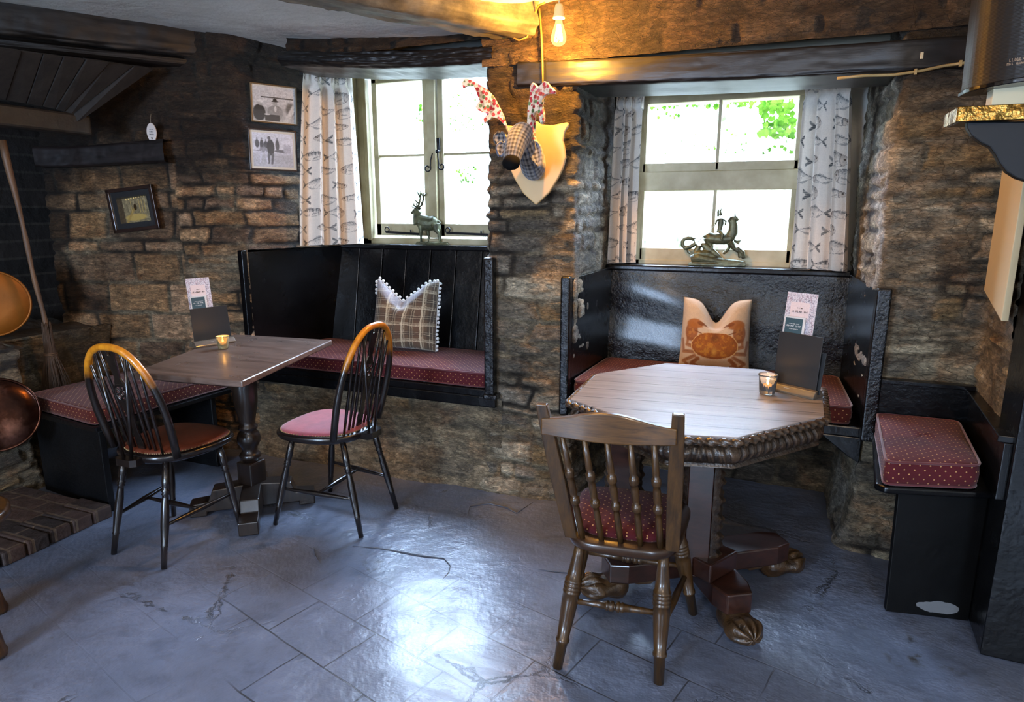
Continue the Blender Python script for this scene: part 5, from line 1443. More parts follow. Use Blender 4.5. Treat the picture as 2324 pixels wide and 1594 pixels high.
# ================================================================== MENU HOLDERS
M['slate_board'] = M['blackboard']
M['holder_wood'] = wood('oiled_wood_block', '#3d352d', '#6f6455', 'X', 4, .35, coat=.2)
def menu_set(c, rz, which, bw, bh, lbl_h, lbl_b, lbl_b2, lbl_c, lbl_l, cardx):
    T = Matrix.Translation(c) @ Matrix.Rotation(rz, 4, 'Z')
    def E(name, label, cat, loc, rx=0):
        o = empty(name, (0, 0, 0), 0, label, cat); Mx = T @ Matrix.Translation(loc) @ Matrix.Rotation(rx, 4, 'X'); o.location = Mx.translation; o.rotation_euler = Mx.to_euler(); return o
    h = E('menu_holder', lbl_h, 'menu holder', (0, 0, 0))
    mb = MB(); w = bw*1.10; pr = [(-.034, 0), (.034, 0), (.034, .008), (.020, .026), (.006, .030), (.006, .012), (-.006, .012), (-.006, .030), (-.020, .026), (-.034, .008)]
    mb.prism(pr, w, Matrix.Rotation(PI/2, 4, 'Z')); mb.build('block', M['holder_wood'], h, bevel=.002)
    m1 = [(-.004, -.017, .016), (.0055, -.017, .016)]
    mb = MB()
    for s in (-1, 1):
        for k in range(3): mb.bar((-.01*s-.016, -.0262, .012+k*.004), (.002*s-.016, -.0250, .014+k*.003), .0012, .0008)
    mb.build('etched_mark', M['white_rail'], h)
    b = E('menu_board', lbl_b, 'menu', (0, -.0040, .0125), math.radians(-4.2))
    mb = MB(); mb.box((0, 0, bh/2), (bw, .003, bh)); mb.build('board', M['slate_board'], b, bevel=.001)
    b = E('menu_board', lbl_b2, 'menu', (.012, .0045, .0125), math.radians(-8))
    mb = MB(); mb.box((0, 0, bh*.36), (bw*.97, .003, bh*.72)); mb.build('board', M['slate_board'], b, bevel=.001)
    # tall patterned card
    cw, ch = .115, bh+.145
    k = E('drinks_card', lbl_c, 'card', (cardx, .0, .0135), math.radians(-6.5))
    n = 150; U, V = np.meshgrid(np.linspace(-1, 1, n), np.linspace(0, 1, int(n*ch/cw)))
    col = np.ones(U.shape+(3,))*A('#cfcad0'); nz = fbm(U*14, V*14*ch/cw*2, 3); nz2 = fbm(U*14+5, V*14*ch/cw*2, 9)
    paint(col, ((np.abs(nz) < .055) | (np.abs(nz2) < .045))*.85, '#39415a'); paint(col, (fbm(U*22, V*60, 7) > .28)*.6, '#8a5d68')
    Vz = V*ch; lab = (np.abs(U+.06) < .62) & (Vz > ch-.088) & (Vz < ch-.034)
    paint(col, lab*1., '#d5c4c2')
    P = np.stack([U*cw/2, 0*U-.0012, Vz], -1); sheet('card_face', P, M['print'], cols=col, parent=k)
    mb = MB(); mb.box((0, 0, ch/2), (cw, .001, ch)); mb.build('card_stock', simple('card_stock', '#d8d4d0', .6, bump=0), k)
    marks([(-.012, .008, ch-.055, .004), (-.032, .026, ch-.068, .007)], M['ink'], k, seed=5+which, y=-.0022)
    # small teal leaflet in front of the card
    l = E('leaflet', lbl_l, 'leaflet', (cardx-.012, -.0022, .0135), math.radians(-5.3))
    lw, lh = .080, bh+.058
    mb = MB(); mb.box((0, 0, lh/2), (lw, .0008, lh)); mb.build('paper', simple('white_leaflet_paper', '#cfd0cf', .5, bump=0), l)
    mb = MB(); mb.box((-.002, -.0006, lh/2), (lw-.014, .0006, lh-.012)); mb.build('teal_panel', simple('teal_print', '#33505a', .5, bump=.0), l)
    marks([(-.020, .022, lh-.026, .003), (-.028, .026, lh-.034, .006), (-.018, .016, lh-.045, .003)], M['white_rail'], l, seed=9+which, y=-.0012)
c2 = atz(1805, 893, .751); ax = atz(1862, 905, .751)-atz(1763, 868, .751)
menu_set(Vector((.112, 2.512, .7515)), math.atan2(-.088, .145), 2, .165, .205, 'wooden slotted menu block on the octagonal table', 'tall front black menu board in the block on the octagonal table',
         'shorter black board behind the front one, in the block on the octagonal table', 'patterned drinks card standing in the block on the octagonal table', 'small teal leaflet tucked before the card on the octagonal table', -.022)
menu_set(Vector((-2.560, 2.415, .7505)), math.atan2(.235, .075)+.0, 1, .185, .175, 'wooden slotted menu block on the rectangular table', 'wide front black menu board in the block on the rectangular table',
         'shorter black board behind the front one, in the block on the rectangular table', 'patterned drinks card standing in the block on the rectangular table', 'small teal leaflet tucked before the card on the rectangular table', -.030)

# candle glasses
cg = NT('pressed_candle_glass'); b = cg.bsdf((.95, .97, 1.), .08, 0, cg.bump(cg.noise(cg.coord(), 60, 2), .3, .003), trans=.92, ior=1.45); M['cglass'] = cg.m
ag = NT('amber_lit_candle_glass'); b = ag.bsdf((.90, .80, .45), .18, 0, ag.bump(ag.noise(ag.coord(), 60, 2), .3, .003), trans=.75, ior=1.4); M['aglass'] = ag.m
fm = NT('candle_flame'); em = fm.n('ShaderNodeEmission'); em.inputs[0].default_value = (1., .52, .14, 1); em.inputs[1].default_value = 14; fm.l(em.outputs[0], fm.out.inputs[0]); M['flame'] = fm.m
M['wax'] = simple('cream_wax', '#d8b983', .5, bump=0, var=.05)
def candle(c, label, H, r0, r1, gm, ribs):
    o = empty('candle_glass', c, 0, label, 'candle holder')
    mb = MB(); mb.lathe([(r0*.9, 0), (r0, .003), (r0+(r1-r0)*.5, H*.5), (r1*.97, H*.88), (r1*1.06, H*.96), (r1*1.06, H), (r1*.98, H), (r1*.90, H*.88), (r0*.92, .014), (.0001, .012)], 40, ribs=ribs)
    mb.build('glass_cup', gm, o)
    mb = MB(); mb.lathe([(.0001, .0135), (r0*.72, .0135), (r0*.72, .026), (.0001, .026)], 20); mb.build('tealight', M['wax'], o)
    mb = MB(); mb.lathe([(.0001, .027), (.0035, .031), (.0045, .036), (.003, .043), (.0003, .051)], 10); mb.build('flame', M['flame'], o)
    ld = bpy.data.lights.new('candle_light', 'POINT'); ld.energy = .35; ld.color = (1., .5, .15); ld.shadow_soft_size = .006
    lo = bpy.data.objects.new('candle_light', ld); COL.objects.link(lo); lo.location = Vector(c)+Vector((0, 0, .058))
candle((.020, 2.466, .7525), 'clear ribbed candle glass with a lit tealight on the octagonal table', .072, .026, .032, M['cglass'], (18, .03))
candle((-2.433, 2.355, .7515), 'amber-glowing candle glass with a lit tealight on the rectangular table', .062, .022, .029, M['aglass'], (8, .03))
# ================================================================== DEER HEAD TROPHY
tc = aty(1216, 372, 2.845)
TR = empty('deer_head_trophy', tc, 0, 'fabric deer head in blue-grey check on a pale shield, on the pillar between the windows', 'wall trophy')
o0 = Vector(tc)
M['shield'] = simple('pale_birch_shield', '#c9a671', .45, var=.12, scale=5, bump=.1, bscale=30)
half = [(0, 274), (9, 282), (35, 284), (72, 277), (73, 285), (64, 300), (61, 320), (65, 340), (67, 358), (61, 382), (50, 405), (30, 438), (0, 466)]
poly = []
for dx, y in half: p = aty(1216+dx, y, 2.845)-tc; poly.append((p.x-(aty(1216, y, 2.845)-tc).x, p.z))
full = poly+[(-x, z) for x, z in poly[::-1][1:-1]]
mb = MB(); mb.prism(full[::-1], .022, Matrix.Translation((0, 0.012, 0))); mb.build('shield', M['shield'], TR, bevel=.006, seg=3)
def check(u, v):
    P = .019
    a = (np.sin(2*PI*u/P) > 0)*.5+(np.sin(2*PI*u/P*3+1) > .5)*.15; b = (np.sin(2*PI*v/P) > 0)*.5+(np.sin(2*PI*v/P*3+2) > .5)*.15
    g = a+b; c = mixc(np.ones(u.shape+(3,))*A('#23242b'), np.ones(u.shape+(3,))*A('#8d8b88'), np.clip(1-g, 0, 1))
    f = (np.abs(np.sin(PI*u/(P*2))) > .97); paint(c, f*.5, '#5f6f8f'); return c
M['check'] = vcol_mat('blue_grey_check_wool', .9, .3, .4, 300)
M['velvet'] = simple('black_velvet', '#050506', .9, sheen=0, spec=.15)
def lerp_path(pts, t):
    n = len(pts)-1; x = min(t*n, n-1e-6); i = int(x); f = x-i
    p0 = np.array(pts[max(i-1, 0)]); p1 = np.array(pts[i]); p2 = np.array(pts[i+1]); p3 = np.array(pts[min(i+2, n)])
    return .5*((2*p1)+(-p0+p2)*f+(2*p0-5*p1+4*p2-p3)*f*f+(-p0+3*p1-3*p2+p3)*f**3)
def swept(name, pts, parent, colf, mat, nu=70, nv=90, circ=.5):
    """pts: (x,y,z, rx, ry) ; soft stuffed shape"""
    nv_ = nv; P = np.zeros((nv_, nu+1, 3)); UV = np.zeros((nv_, nu+1, 2)); s = 0; prev = None
    C = [lerp_path(pts, j/(nv_-1)) for j in range(nv_)]
    for j in range(nv_):
        c = C[j]; a = C[max(j-1, 0)][:3]; b = C[min(j+1, nv_-1)][:3]; t = Vector(b-a).normalized()
        x = Vector((1, 0, 0)); x = (x-t*x.dot(t)).normalized(); y = t.cross(x)
        if prev is not None: s += np.linalg.norm(c[:3]-prev)
        prev = c[:3]
        for k in range(nu+1):
            an = 2*PI*k/nu; p = Vector(c[:3])+x*(c[3]*math.cos(an))+y*(c[4]*math.sin(an)); P[j, k] = p; UV[j, k] = (an*.055, s)
    return sheet(name, P, mat, cols=colf(UV[..., 0], UV[..., 1]), parent=parent)
def L3(x, y, Y): p = aty(x, y, Y)-tc; return (p.x, p.y, p.z)
# neck from the shield forward and up to the head
n0 = L3(1207, 372, 2.84); n1 = L3(1203, 402, 2.79); n2 = L3(1200, 378, 2.70); n3 = L3(1190, 322, 2.64)
swept('neck', [(*L3(1212, 362, 2.845), .050, .068), (*L3(1211, 375, 2.80), .052, .066), (*L3(1207, 372, 2.76), .050, .060), (*L3(1200, 350, 2.70), .046, .052), (*L3(1188, 318, 2.66), .040, .042)], TR, check, M['check'])
swept('head', [(*L3(1192, 288, 2.70), .004, .004), (*L3(1190, 294, 2.685), .038, .032), (*L3(1184, 303, 2.66), .050, .044), (*L3(1174, 322, 2.62), .049, .044), (*L3(1166, 345, 2.575), .041, .036), (*L3(1162, 362, 2.55), .036, .031), (*L3(1160, 372, 2.54), .030, .026), (*L3(1159, 377, 2.535), .002, .002)], TR, check, M['check'])
swept('nose', [(*L3(1160, 364, 2.545), .034, .029), (*L3(1160, 370, 2.535), .0365, .031), (*L3(1159, 377, 2.525), .032, .027), (*L3(1158, 384, 2.522), .018, .016), (*L3(1158, 387, 2.522), .001, .001)], TR, check, M['velvet'], 40, 24)
def ear(c, d, w, L, name):
    pts = []
    c = Vector(c); d = Vector(d).normalized(); n = Vector((.25, -1, .1)).normalized(); x = d.cross(n).normalized(); n = x.cross(d)
    U, V = np.meshgrid(np.linspace(-1, 1, 26), np.linspace(0, 1, 34)); wd = w*np.sin(PI*np.clip(V, 0, 1)**.75)**.8+.004
    P = np.zeros(U.shape+(3,))
    for k in range(3): P[..., k] = c[k]+d[k]*V*L+x[k]*U*wd+n[k]*(-.35*w*(1-U**2))
    o = sheet(name, P, M['check'], cols=check(U*w, V*L), parent=TR); s = o.modifiers.new('t', 'SOLIDIFY'); s.thickness = .010; s.offset = 0
    s2 = o.modifiers.new('s', 'SUBSURF'); s2.levels = 0; s2.render_levels = 0
    return o
ear(L3(1207, 318, 2.68), (.30, -.25, -.75), .026, .125, 'ear'); ear(L3(1141, 322, 2.68), (-.10, -.1, -.6), .020, .06, 'ear')
ear(L3(1135, 300, 2.69), (.0, .0, -.8), .024, .06, 'ear')
# floral antlers, cut-out stuffed shapes
fl = NT('floral_cotton'); v = fl.coord()
vo = fl.n('ShaderNodeTexVoronoi'); fl.l(v, vo.inputs['Vector']); vo.inputs['Scale'].default_value = 60
m = fl.ramp(vo.outputs['Distance'], [(.42, 1.), (.52, 0.)]); s_ = fl.n('ShaderNodeSeparateColor'); fl.l(vo.outputs['Color'], s_.inputs[0])
cc = fl.ramp(s_.outputs[0], [(.25, '#b02a35'), (.5, '#c2516a'), (.62, '#5f7a4a'), (.8, '#c8503a'), (.95, '#8f8f55')], 'CONSTANT')
c = fl.mix(m, '#d9cbb9', cc); g2 = fl.ramp(fl.noise(v, 90, 4), [(.55, 0.), (.6, 1.)]); c = fl.mix(fl.math('MULTIPLY', g2, .5), c, '#7d8a5e')
fl.bsdf(c, .85, 0, fl.bump(fl.noise(v, 150, 3), .3, .002), sheen=.2); M['floral'] = fl.m
def antler(pix, Y, yaw, name='antler', t=.016):
    pts = [L3(x, y, Y) for x, y in pix]; c = Vector(L3(sum(p[0] for p in pix)/len(pix), sum(p[1] for p in pix)/len(pix), Y))
    pl2 = [(p[0]-c.x, p[2]-c.z) for p in pts]
    area = sum(pl2[i][0]*pl2[(i+1) % len(pl2)][1]-pl2[(i+1) % len(pl2)][0]*pl2[i][1] for i in range(len(pl2)))
    if area < 0: pl2 = pl2[::-1]
    # bmesh fill for concave outlines
    import bmesh
    bm = bmesh.new(); vv = [bm.verts.new((x, -t/2, z)) for x, z in pl2]; f = bm.faces.new(vv); bmesh.ops.triangulate(bm, faces=[f])
    r = bmesh.ops.extrude_face_region(bm, geom=list(bm.faces)); bmesh.ops.translate(bm, verts=[e for e in r['geom'] if isinstance(e, bmesh.types.BMVert)], vec=(0, t, 0))
    bmesh.ops.recalc_face_normals(bm, faces=bm.faces)
    me = bpy.data.meshes.new(name); bm.to_mesh(me); bm.free(); me.materials.append(M['floral'])
    o = bpy.data.objects.new(name, me); COL.objects.link(o); o.parent = TR; o.location = c; o.rotation_euler = (0, 0, yaw)
    b = o.modifiers.new('b', 'BEVEL'); b.width = .005; b.segments = 3; b.limit_method = 'ANGLE'; b.angle_limit = math.radians(40)
    return o
# outline traced in the plane of each antler (px), real depth 2.68
z = lambda pts: [(1040+x/4.982, 160+y/4.982) for x, y in pts]
antler(z([(65, 150), (95, 100), (165, 118), (250, 165), (330, 215), (400, 290), (440, 370), (500, 490), (552, 665), (500, 600), (440, 540), (400, 530), (350, 560), (300, 600), (290, 545), (340, 500), (395, 455), (430, 420), (400, 365), (365, 345), (352, 420), (352, 495), (300, 480), (235, 455), (205, 420), (240, 360), (290, 310), (300, 265), (250, 215), (185, 180), (120, 185), (75, 210)]), 2.68, math.radians(12))
antler(z([(820, 150), (845, 138), (890, 180), (905, 200), (1000, 130), (1030, 145), (1070, 190), (1130, 245), (1125, 275), (1040, 270), (990, 290), (920, 350), (960, 410), (985, 500), (985, 580), (955, 610), (935, 560), (925, 500), (890, 465), (850, 480), (820, 530), (825, 600), (850, 700), (872, 800), (850, 790), (815, 720), (785, 715), (765, 640), (775, 560), (775, 470), (785, 380), (805, 300), (808, 220)]), 2.66, math.radians(-18))

# ================================================================== BRONZE FIGURINES
M['bronze'] = simple('green_bronze', '#65674a', .4, .45, var=.55, scale=30, bump=.5, bscale=90, bd=.004, c2='#33352a')
def remesh(o, vox=.0022, smooth=4):
    r = o.modifiers.new('rm', 'REMESH'); r.mode = 'VOXEL'; r.voxel_size = vox; r.use_smooth_shade = True
    s = o.modifiers.new('sm', 'SMOOTH'); s.iterations = smooth; s.factor = .5
# --- stag; local x to the right, z up; scale from the photo (base 78px wide, about .23 m)
sp_ = aty(986, 551, 3.59)
ST = empty('stag_figurine', (-1.965, 3.60, 1.2015), math.radians(4), 'small bronze stag figurine standing on the left window sill', 'figurine')
ST.scale = (1.18, 1.18, 1.18)
def S(px, py, d=0): return (((px-986)*.00247), d, (548-py)*.00247)
Sz = lambda a, b, d=0: S(930+a/12.26, 430+b/12.26, d)   # from the enlarged crop
mb = MB()
mb.tube([Sz(300, 900), Sz(400, 860), Sz(520, 900), Sz(700, 920), Sz(830, 890), Sz(900, 880)], [.020, .038, .040, .037, .036, .016], 14, flat=.75)
mb.tube([Sz(400, 900), Sz(350, 780), Sz(320, 660), Sz(290, 590)], [.038, .030, .021, .016], 12, flat=.8)
mb.tube([Sz(330, 560), Sz(250, 610), Sz(190, 650), Sz(150, 655)], [.013, .0135, .009, .0055], 10, flat=.8)
for s in (-1, 1): mb.tube([Sz(330, 570, s*.008), Sz(370, 540, s*.018), Sz(395, 530, s*.024)], [.004, .006, .001], 6)
mb.tube([Sz(900, 850), Sz(960, 900), Sz(965, 960)], [.008, .006, .002], 8)
for pts, rr in (([Sz(450, 980, -.012), Sz(455, 1120, -.014), Sz(450, 1250, -.014), Sz(452, 1400, -.014)], [.017, .011, .0065, .0070]),
                ([Sz(540, 1000, .014), Sz(590, 1120, .014), Sz(605, 1250, .014), Sz(612, 1380, .014)], [.016, .010, .006, .0065]),
                ([Sz(860, 930, -.012), Sz(890, 1080, -.014), Sz(960, 1180, -.014), Sz(965, 1280, -.014), Sz(990, 1410, -.014)], [.024, .016, .008, .0065, .0070]),
                ([Sz(840, 930, .014), Sz(900, 1080, .016), Sz(935, 1190, .016), Sz(925, 1290, .016), Sz(905, 1380, .016)], [.022, .014, .008, .0065, .0070])):
    mb.tube(pts, rr, 8)
b = mb.build('body', M['bronze'], ST); remesh(b, .0022, 5)
mb = MB()
for s in (-1, 1):
    d = lambda t: s*(.004+.016*t)
    mb.tube([Sz(315, 540, d(0)), Sz(380, 490, d(.6)), Sz(430, 440, d(.9)), Sz(450, 360, d(1)), Sz(480, 280, d(1)), Sz(440, 200, d(1.1)), Sz(405, 120, d(1.1))], [.0054, .005, .005, .0045, .004, .0034, .0016], 6)
    for pts in ([Sz(320, 535, d(.2)), Sz(250, 515, d(.5)), Sz(185, 460, d(.5))], [Sz(350, 510, d(.4)), Sz(280, 450, d(.8)), Sz(285, 390, d(.8))], [Sz(430, 420, d(.9)), Sz(370, 360, d(1.2)), Sz(320, 300, d(1.4))], [Sz(470, 270, d(1)), Sz(480, 180, d(1.1)), Sz(500, 90, d(1.1))], [Sz(475, 240, d(1)), Sz(510, 200, d(1.2)), Sz(535, 150, d(1.3))]):
        mb.tube(pts, [.0042, .0034, .0016], 6)
mb.build('antlers', M['bronze'], ST)
mb = MB(); mb.grid(lambda u, v: ((.095+.006*math.sin(u*40))*math.cos(2*PI*u)*(1-v*.12)*(1 if v < 1 else 0)+.012, .038*math.sin(2*PI*u)*(1-v*.12)*(1 if v < 1 else 0), .012*v+.003*math.sin(u*30)*v), 48, 8, closeu=True)
mb.plate([((.086)*math.cos(2*PI*i/32)+.012, .034*math.sin(2*PI*i/32)) for i in range(32)], .001, .0125); mb.build('plinth', M['bronze'], ST)
# --- rider and dragon
DG = empty('rider_and_dragon_figurine', (-.268, 3.60, 1.1225), math.radians(2), 'bronze figurine of a rider on horseback spearing a serpent, on the right window sill', 'figurine')
def D(a, b, d=0): return ((a-1050)/11.39*.00238, d, (1530-b)/11.39*.00238)
mb = MB()
base = [(380, 1530), (370, 1300), (480, 1150), (650, 1250), (900, 1330), (1200, 1380), (1500, 1370), (1700, 1400), (1740, 1530)]
mb.tube([D(420, 1400), D(600, 1350), (D(850, 1400)), D(1200, 1440), D(1500, 1450), D(1680, 1460)], [.022, .032, .026, .018, .016, .012], 12, flat=1.0)
mb.box((D(1050, 1490)[0], 0, .006), (.285, .075, .012))
mb.tube([D(480, 1250), D(640, 1250), D(850, 1250), D(1000, 1330), D(1200, 1400)], [.020, .024, .018, .012, .008], 10)
mb.tube([D(640, 1000), D(700, 1030), D(850, 1150), D(1000, 1250), D(1180, 1380)], [.006, .016, .020, .016, .006], 10, flat=.5)   # wing
mb.tube([D(520, 1200), D(600, 1050), D(500, 1000), D(380, 1080), D(260, 1110), D(190, 1040), D(180, 950), D(230, 880), D(330, 860), D(400, 870)], [.018, .015, .013, .012, .0125, .012, .011, .010, .011, .010], 10)
mb.tube([D(390, 850), D(450, 880), D(520, 860)], [.008, .005, .002], 8); mb.tube([D(390, 880), D(440, 920), D(490, 930)], [.007, .004, .002], 8)
mb.tube([D(300, 1120), D(330, 1210), D(390, 1260)], [.006, .005, .004], 8)
mb.build('serpent', M['bronze'], DG); remesh(DG.children[0] if DG.children else children(DG)[0], .0022, 3)
mb = MB()
mb.tube([D(760, 760), D(820, 850), D(1000, 880), D(1200, 880), D(1350, 850)], [.020, .030, .028, .028, .024], 14, flat=.75)   # horse body
mb.tube([D(1300, 850), D(1380, 700), D(1380, 540), D(1360, 420), D(1390, 330)], [.028, .026, .022, .018, .011], 12, flat=.6)   # neck, head tucked
mb.tube([D(1380, 330), D(1430, 370), D(1490, 420)], [.010, .010, .006], 10, flat=.7); mb.tube([D(1400, 300), D(1410, 240)], [.005, .001], 6)
mb.tube([D(1340, 520), D(1290, 420), D(1320, 340)], [.010, .012, .006], 8)
mb.tube([D(780, 850), D(820, 960), D(900, 1080), D(880, 1180)], [.024, .016, .010, .010], 10)
mb.tube([D(1300, 950, .012), D(1330, 1060, .012), D(1250, 1180, .012), D(1180, 1240, .012)], [.018, .010, .0075, .008], 8)
mb.tube([D(1340, 950, -.014), D(1440, 1100, -.014), D(1560, 1180, -.014), D(1600, 1320, -.014)], [.020, .012, .010, .011], 8)
mb.tube([D(1380, 880, .012), D(1480, 940, .014), D(1570, 900, .014), D(1510, 1000, .014)], [.012, .008, .0065, .006], 8)
mb.tube([D(1500, 1080, -.014), D(1640, 1200, -.014), D(1680, 1340, -.014)], [.012, .014, .010], 8)
mb.tube([D(770, 780), D(720, 830), D(730, 900)], [.010, .011, .004], 8)
h = mb.build('horse', M['bronze'], DG); remesh(h, .0022, 3)
mb = MB()
mb.tube([D(1050, 720), D(1070, 600), D(1080, 480), D(1090, 370)], [.014, .012, .016, .011], 10, flat=.7)
mb.ball(D(1065, 270), .0085, 10, 8); mb.tube([D(1060, 250), D(1050, 190), D(1080, 120)], [.006, .005, .001], 8)
mb.tube([D(1040, 400, -.008), D(980, 430, -.014), D(960, 520, -.016)], [.006, .0055, .005], 8); mb.tube([D(1010, 330, .01), D(1000, 230, .012), D(1000, 150, .012)], [.006, .006, .004], 8)
mb.tube([D(1120, 400, .012), D(1195, 440, .014), D(1190, 540, .012)], [.006, .0055, .005], 8)
for s in (-1, 1): mb.tube([D(1060, 680, s*.012), D(1150, 760, s*.026), D(1130, 880, s*.028), D(1170, 900, s*.028)], [.010, .009, .006, .004], 8)
r_ = mb.build('rider', M['bronze'], DG); remesh(r_, .0018, 2)
mb = MB(); mb.tube([D(960, 530, -.016), D(540, 970, -.012)], .0014, 6); mb.build('lance', M['bronze'], DG)

# ================================================================== LAMP, SPEAKER, SHELF, CABLES
bp = aty(1268, 75, 2.70)
LP = empty('pendant_bulb', (bp.x, bp.y, 2.30), 0, 'bare glowing filament bulb in a cream holder under the ceiling above the painted stone pillar' if False else 'bare glowing filament bulb hanging from a holder under the ceiling', 'light')
M['cream_plastic'] = simple('cream_plastic', '#cdbf9a', .4, bump=0, var=.05)
zt = 2.30
def lz(y): return aty(1268, y, bp.y).z-zt
ztop = lz(22)
mb = MB(); mb.box((0, 0, -.0 + .0), (.10, .09, .05)); 
mb.build('ceiling_block', M['cream_plastic'], LP, bevel=.004)
mb = MB(); mb.lathe([(.014, lz(10)), (.018, lz(18)), (.0195, lz(30)), (.024, lz(38)), (.0245, lz(42)), (.014, lz(43))], 24)
mb.tube([(0, 0, lz(12)), (0, 0, -.02)], .004, 8)
mb.build('bulb_holder', M['cream_plastic'], LP)
bg_ = NT('bulb_glass'); e_ = bg_.n('ShaderNodeEmission'); e_.inputs[0].default_value = (1., .70, .25, 1); e_.inputs[1].default_value = 2.2
tr_ = bg_.n('ShaderNodeBsdfTransparent'); mx_ = bg_.n('ShaderNodeMixShader'); mx_.inputs[0].default_value = .45; bg_.l(tr_.outputs[0], mx_.inputs[1]); bg_.l(e_.outputs[0], mx_.inputs[2]); bg_.l(mx_.outputs[0], bg_.out.inputs[0])
fi = NT('glowing_filament'); e_ = fi.n('ShaderNodeEmission'); e_.inputs[0].default_value = (1., .80, .45, 1); e_.inputs[1].default_value = 60; fi.l(e_.outputs[0], fi.out.inputs[0])
k_ = (lz(42)-lz(105))
mb = MB(); mb.lathe([(.013, lz(43)), (.015, lz(52)), (.023, lz(66)), (.031, lz(82)), (.031, lz(92)), (.024, lz(100)), (.012, lz(104)), (.0005, lz(105))], 28); mb.build('bulb', bg_.m, LP)
mb = MB()
for k in range(6):
    a = 2*PI*k/6; mb.tube([(.006*math.cos(a), .006*math.sin(a), lz(56)), (.016*math.cos(a), .016*math.sin(a), lz(90)), (.013*math.cos(a+.5), .013*math.sin(a+.5), lz(94))], .0022, 6)
mb.build('filament', fi.m, LP)
ld = bpy.data.lights.new('bulb_light', 'POINT'); ld.energy = 150; ld.color = (1., .45, .06); ld.shadow_soft_size = .025
lo = bpy.data.objects.new('bulb_light', ld); COL.objects.link(lo); lo.location = (bp.x, bp.y, zt+lz(80))
# old cable from the holder down the wall
M['cable'] = simple('painted_cable', '#8f6f35', .5, bump=.2)
def P2(x, y, Y): p = aty(x, y, Y); return p
mb = MB(); mb.tube([P2(1236, 6, 2.74), P2(1222, 12, 2.80), P2(1214, 30, 2.86), P2(1206, 62, 2.87), P2(1196, 84, 2.87), P2(1178, 92, 2.87), P2(1160, 82, 2.87), P2(1140, 88, 2.88)], .004, 8)
o = mb.build('lamp_cable', M['cable']); tag(o, 'thin cable looping from the bulb holder down to the beam end', 'cable')
mb = MB(); mb.tube([P2(1224, 20, 2.87), P2(1229, 80, 2.87), P2(1231, 130, 2.868), P2(1232, 190, 2.865)], .0045, 8)
o = mb.build('wall_cable', M['cable']); tag(o, 'straight cable running down the stone beside the end of the black lintel', 'cable')
mb = MB(); mb.tube([P2(1900, 178, 2.84), P2(1960, 172, 2.85), P2(2030, 170, 2.868), P2(2090, 161, 2.868), P2(2140, 150, 2.868), P2(2200, 141, 2.86), P2(2280, 130, 2.80)], .0052, 8)
mb.box(tuple(P2(2078, 163, 2.862)), (.008, .008, .02)); mb.box(tuple(P2(2180, 144, 2.86)), (.008, .008, .02))
o = mb.build('speaker_cable', simple('cream_cable', '#a8905c', .5)); tag(o, 'cream cable running from the right lintel end towards the speaker', 'cable')
# switch-like pale plate on the lintel
mb = MB(); mb.box(tuple(P2(2092, 126, 2.872)), (.010, .006, .022)); o = mb.build('metal_clip', M['cream_plastic'], bevel=.001); tag(o, 'tiny pale clip near the right end of the black lintel', 'clip')
# speaker
M['grille'] = None
t = NT('perforated_speaker_grille'); v = t.coord(); w_ = t.n('ShaderNodeTexWave', wave_type='BANDS', bands_direction='Z'); t.l(v, w_.inputs['Vector']); w_.inputs['Scale'].default_value = 90
t.bsdf((.020, .017, .014), .38, .3, t.bump(w_.outputs['Fac'], .35, .002)); M['grille'] = t.m
spx = Vector((.645, 2.24, 1.745))
SP = empty('loudspeaker', spx, 0, 'black curved-front loudspeaker mounted high at the right edge above the bracket shelf', 'speaker')
Hs = .34; arc = [(-.165+.0, .09)]
arc = []
for i in range(25):
    a = PI+PI*i/24; arc.append((.165*math.cos(a), .09+.135*math.sin(a)))
arc += [(.165, .15), (-.165, .15)]
mb = MB(); rgs = []
lean = .10
vs = [(x+0, y, 0) for x, y in arc]+[(x*1.0+.01, y-.0, Hs) for x, y in arc]
n = len(arc); mb.add(vs, [tuple(range(n-1, -1, -1)), tuple(range(n, 2*n))]+[(i, (i+1) % n, (i+1) % n+n, i+n) for i in range(n)], Matrix.Rotation(math.radians(-3), 4, 'Y'))
mb.build('cabinet', M['grille'], SP, bevel=.006)
mb = MB(); mb.plate([(x*1.03, (y-.03)*1.03+.03) for x, y in arc], -.006, .006, Matrix.Rotation(math.radians(-3), 4, 'Y')); mb.build('base_rim', M['black_smooth'], SP, bevel=.002)
bd_ = marks([(-.022, .022, .004, .008), (-.022, .020, -.006, .006)], simple('speaker_badge', '#a98a6a', .4), SP, 'badge', 4); bd_.location = (-.082, -.028, .045); bd_.rotation_euler = (0, 0, math.radians(-26))
mb = MB(); mb.box((.10, .16, .12), (.16, .03, .05)); mb.build('wall_bracket', M['iron'], SP)
# bracket shelf
M['black_flat2'] = simple('satin_black_wood', '#0c0d10', .5, bump=.1, spec=.3)
SHF = empty('bracket_shelf', (.70, 2.30, 1.67), 0, 'black curved shelf bracket with a hammered brass edge strip at the right edge', 'shelf')
q = [(2192, 277), (2193, 292), (2203, 310), (2222, 325), (2244, 336), (2256, 352), (2266, 372), (2282, 392), (2304, 406), (2330, 414), (2360, 418), (2395, 420), (2395, 277)]
pl2 = [(aty(x, y, 2.27).x-.70, aty(x, y, 2.27).z-1.67) for x, y in q]
a_ = sum(pl2[i][0]*pl2[(i+1) % len(pl2)][1]-pl2[(i+1) % len(pl2)][0]*pl2[i][1] for i in range(len(pl2)))
mb = MB(); mb.prism(pl2 if a_ > 0 else pl2[::-1], .03, Matrix.Translation((0, -.03, 0))); mb.build('bracket', M['black_flat2'], SHF, bevel=.004)
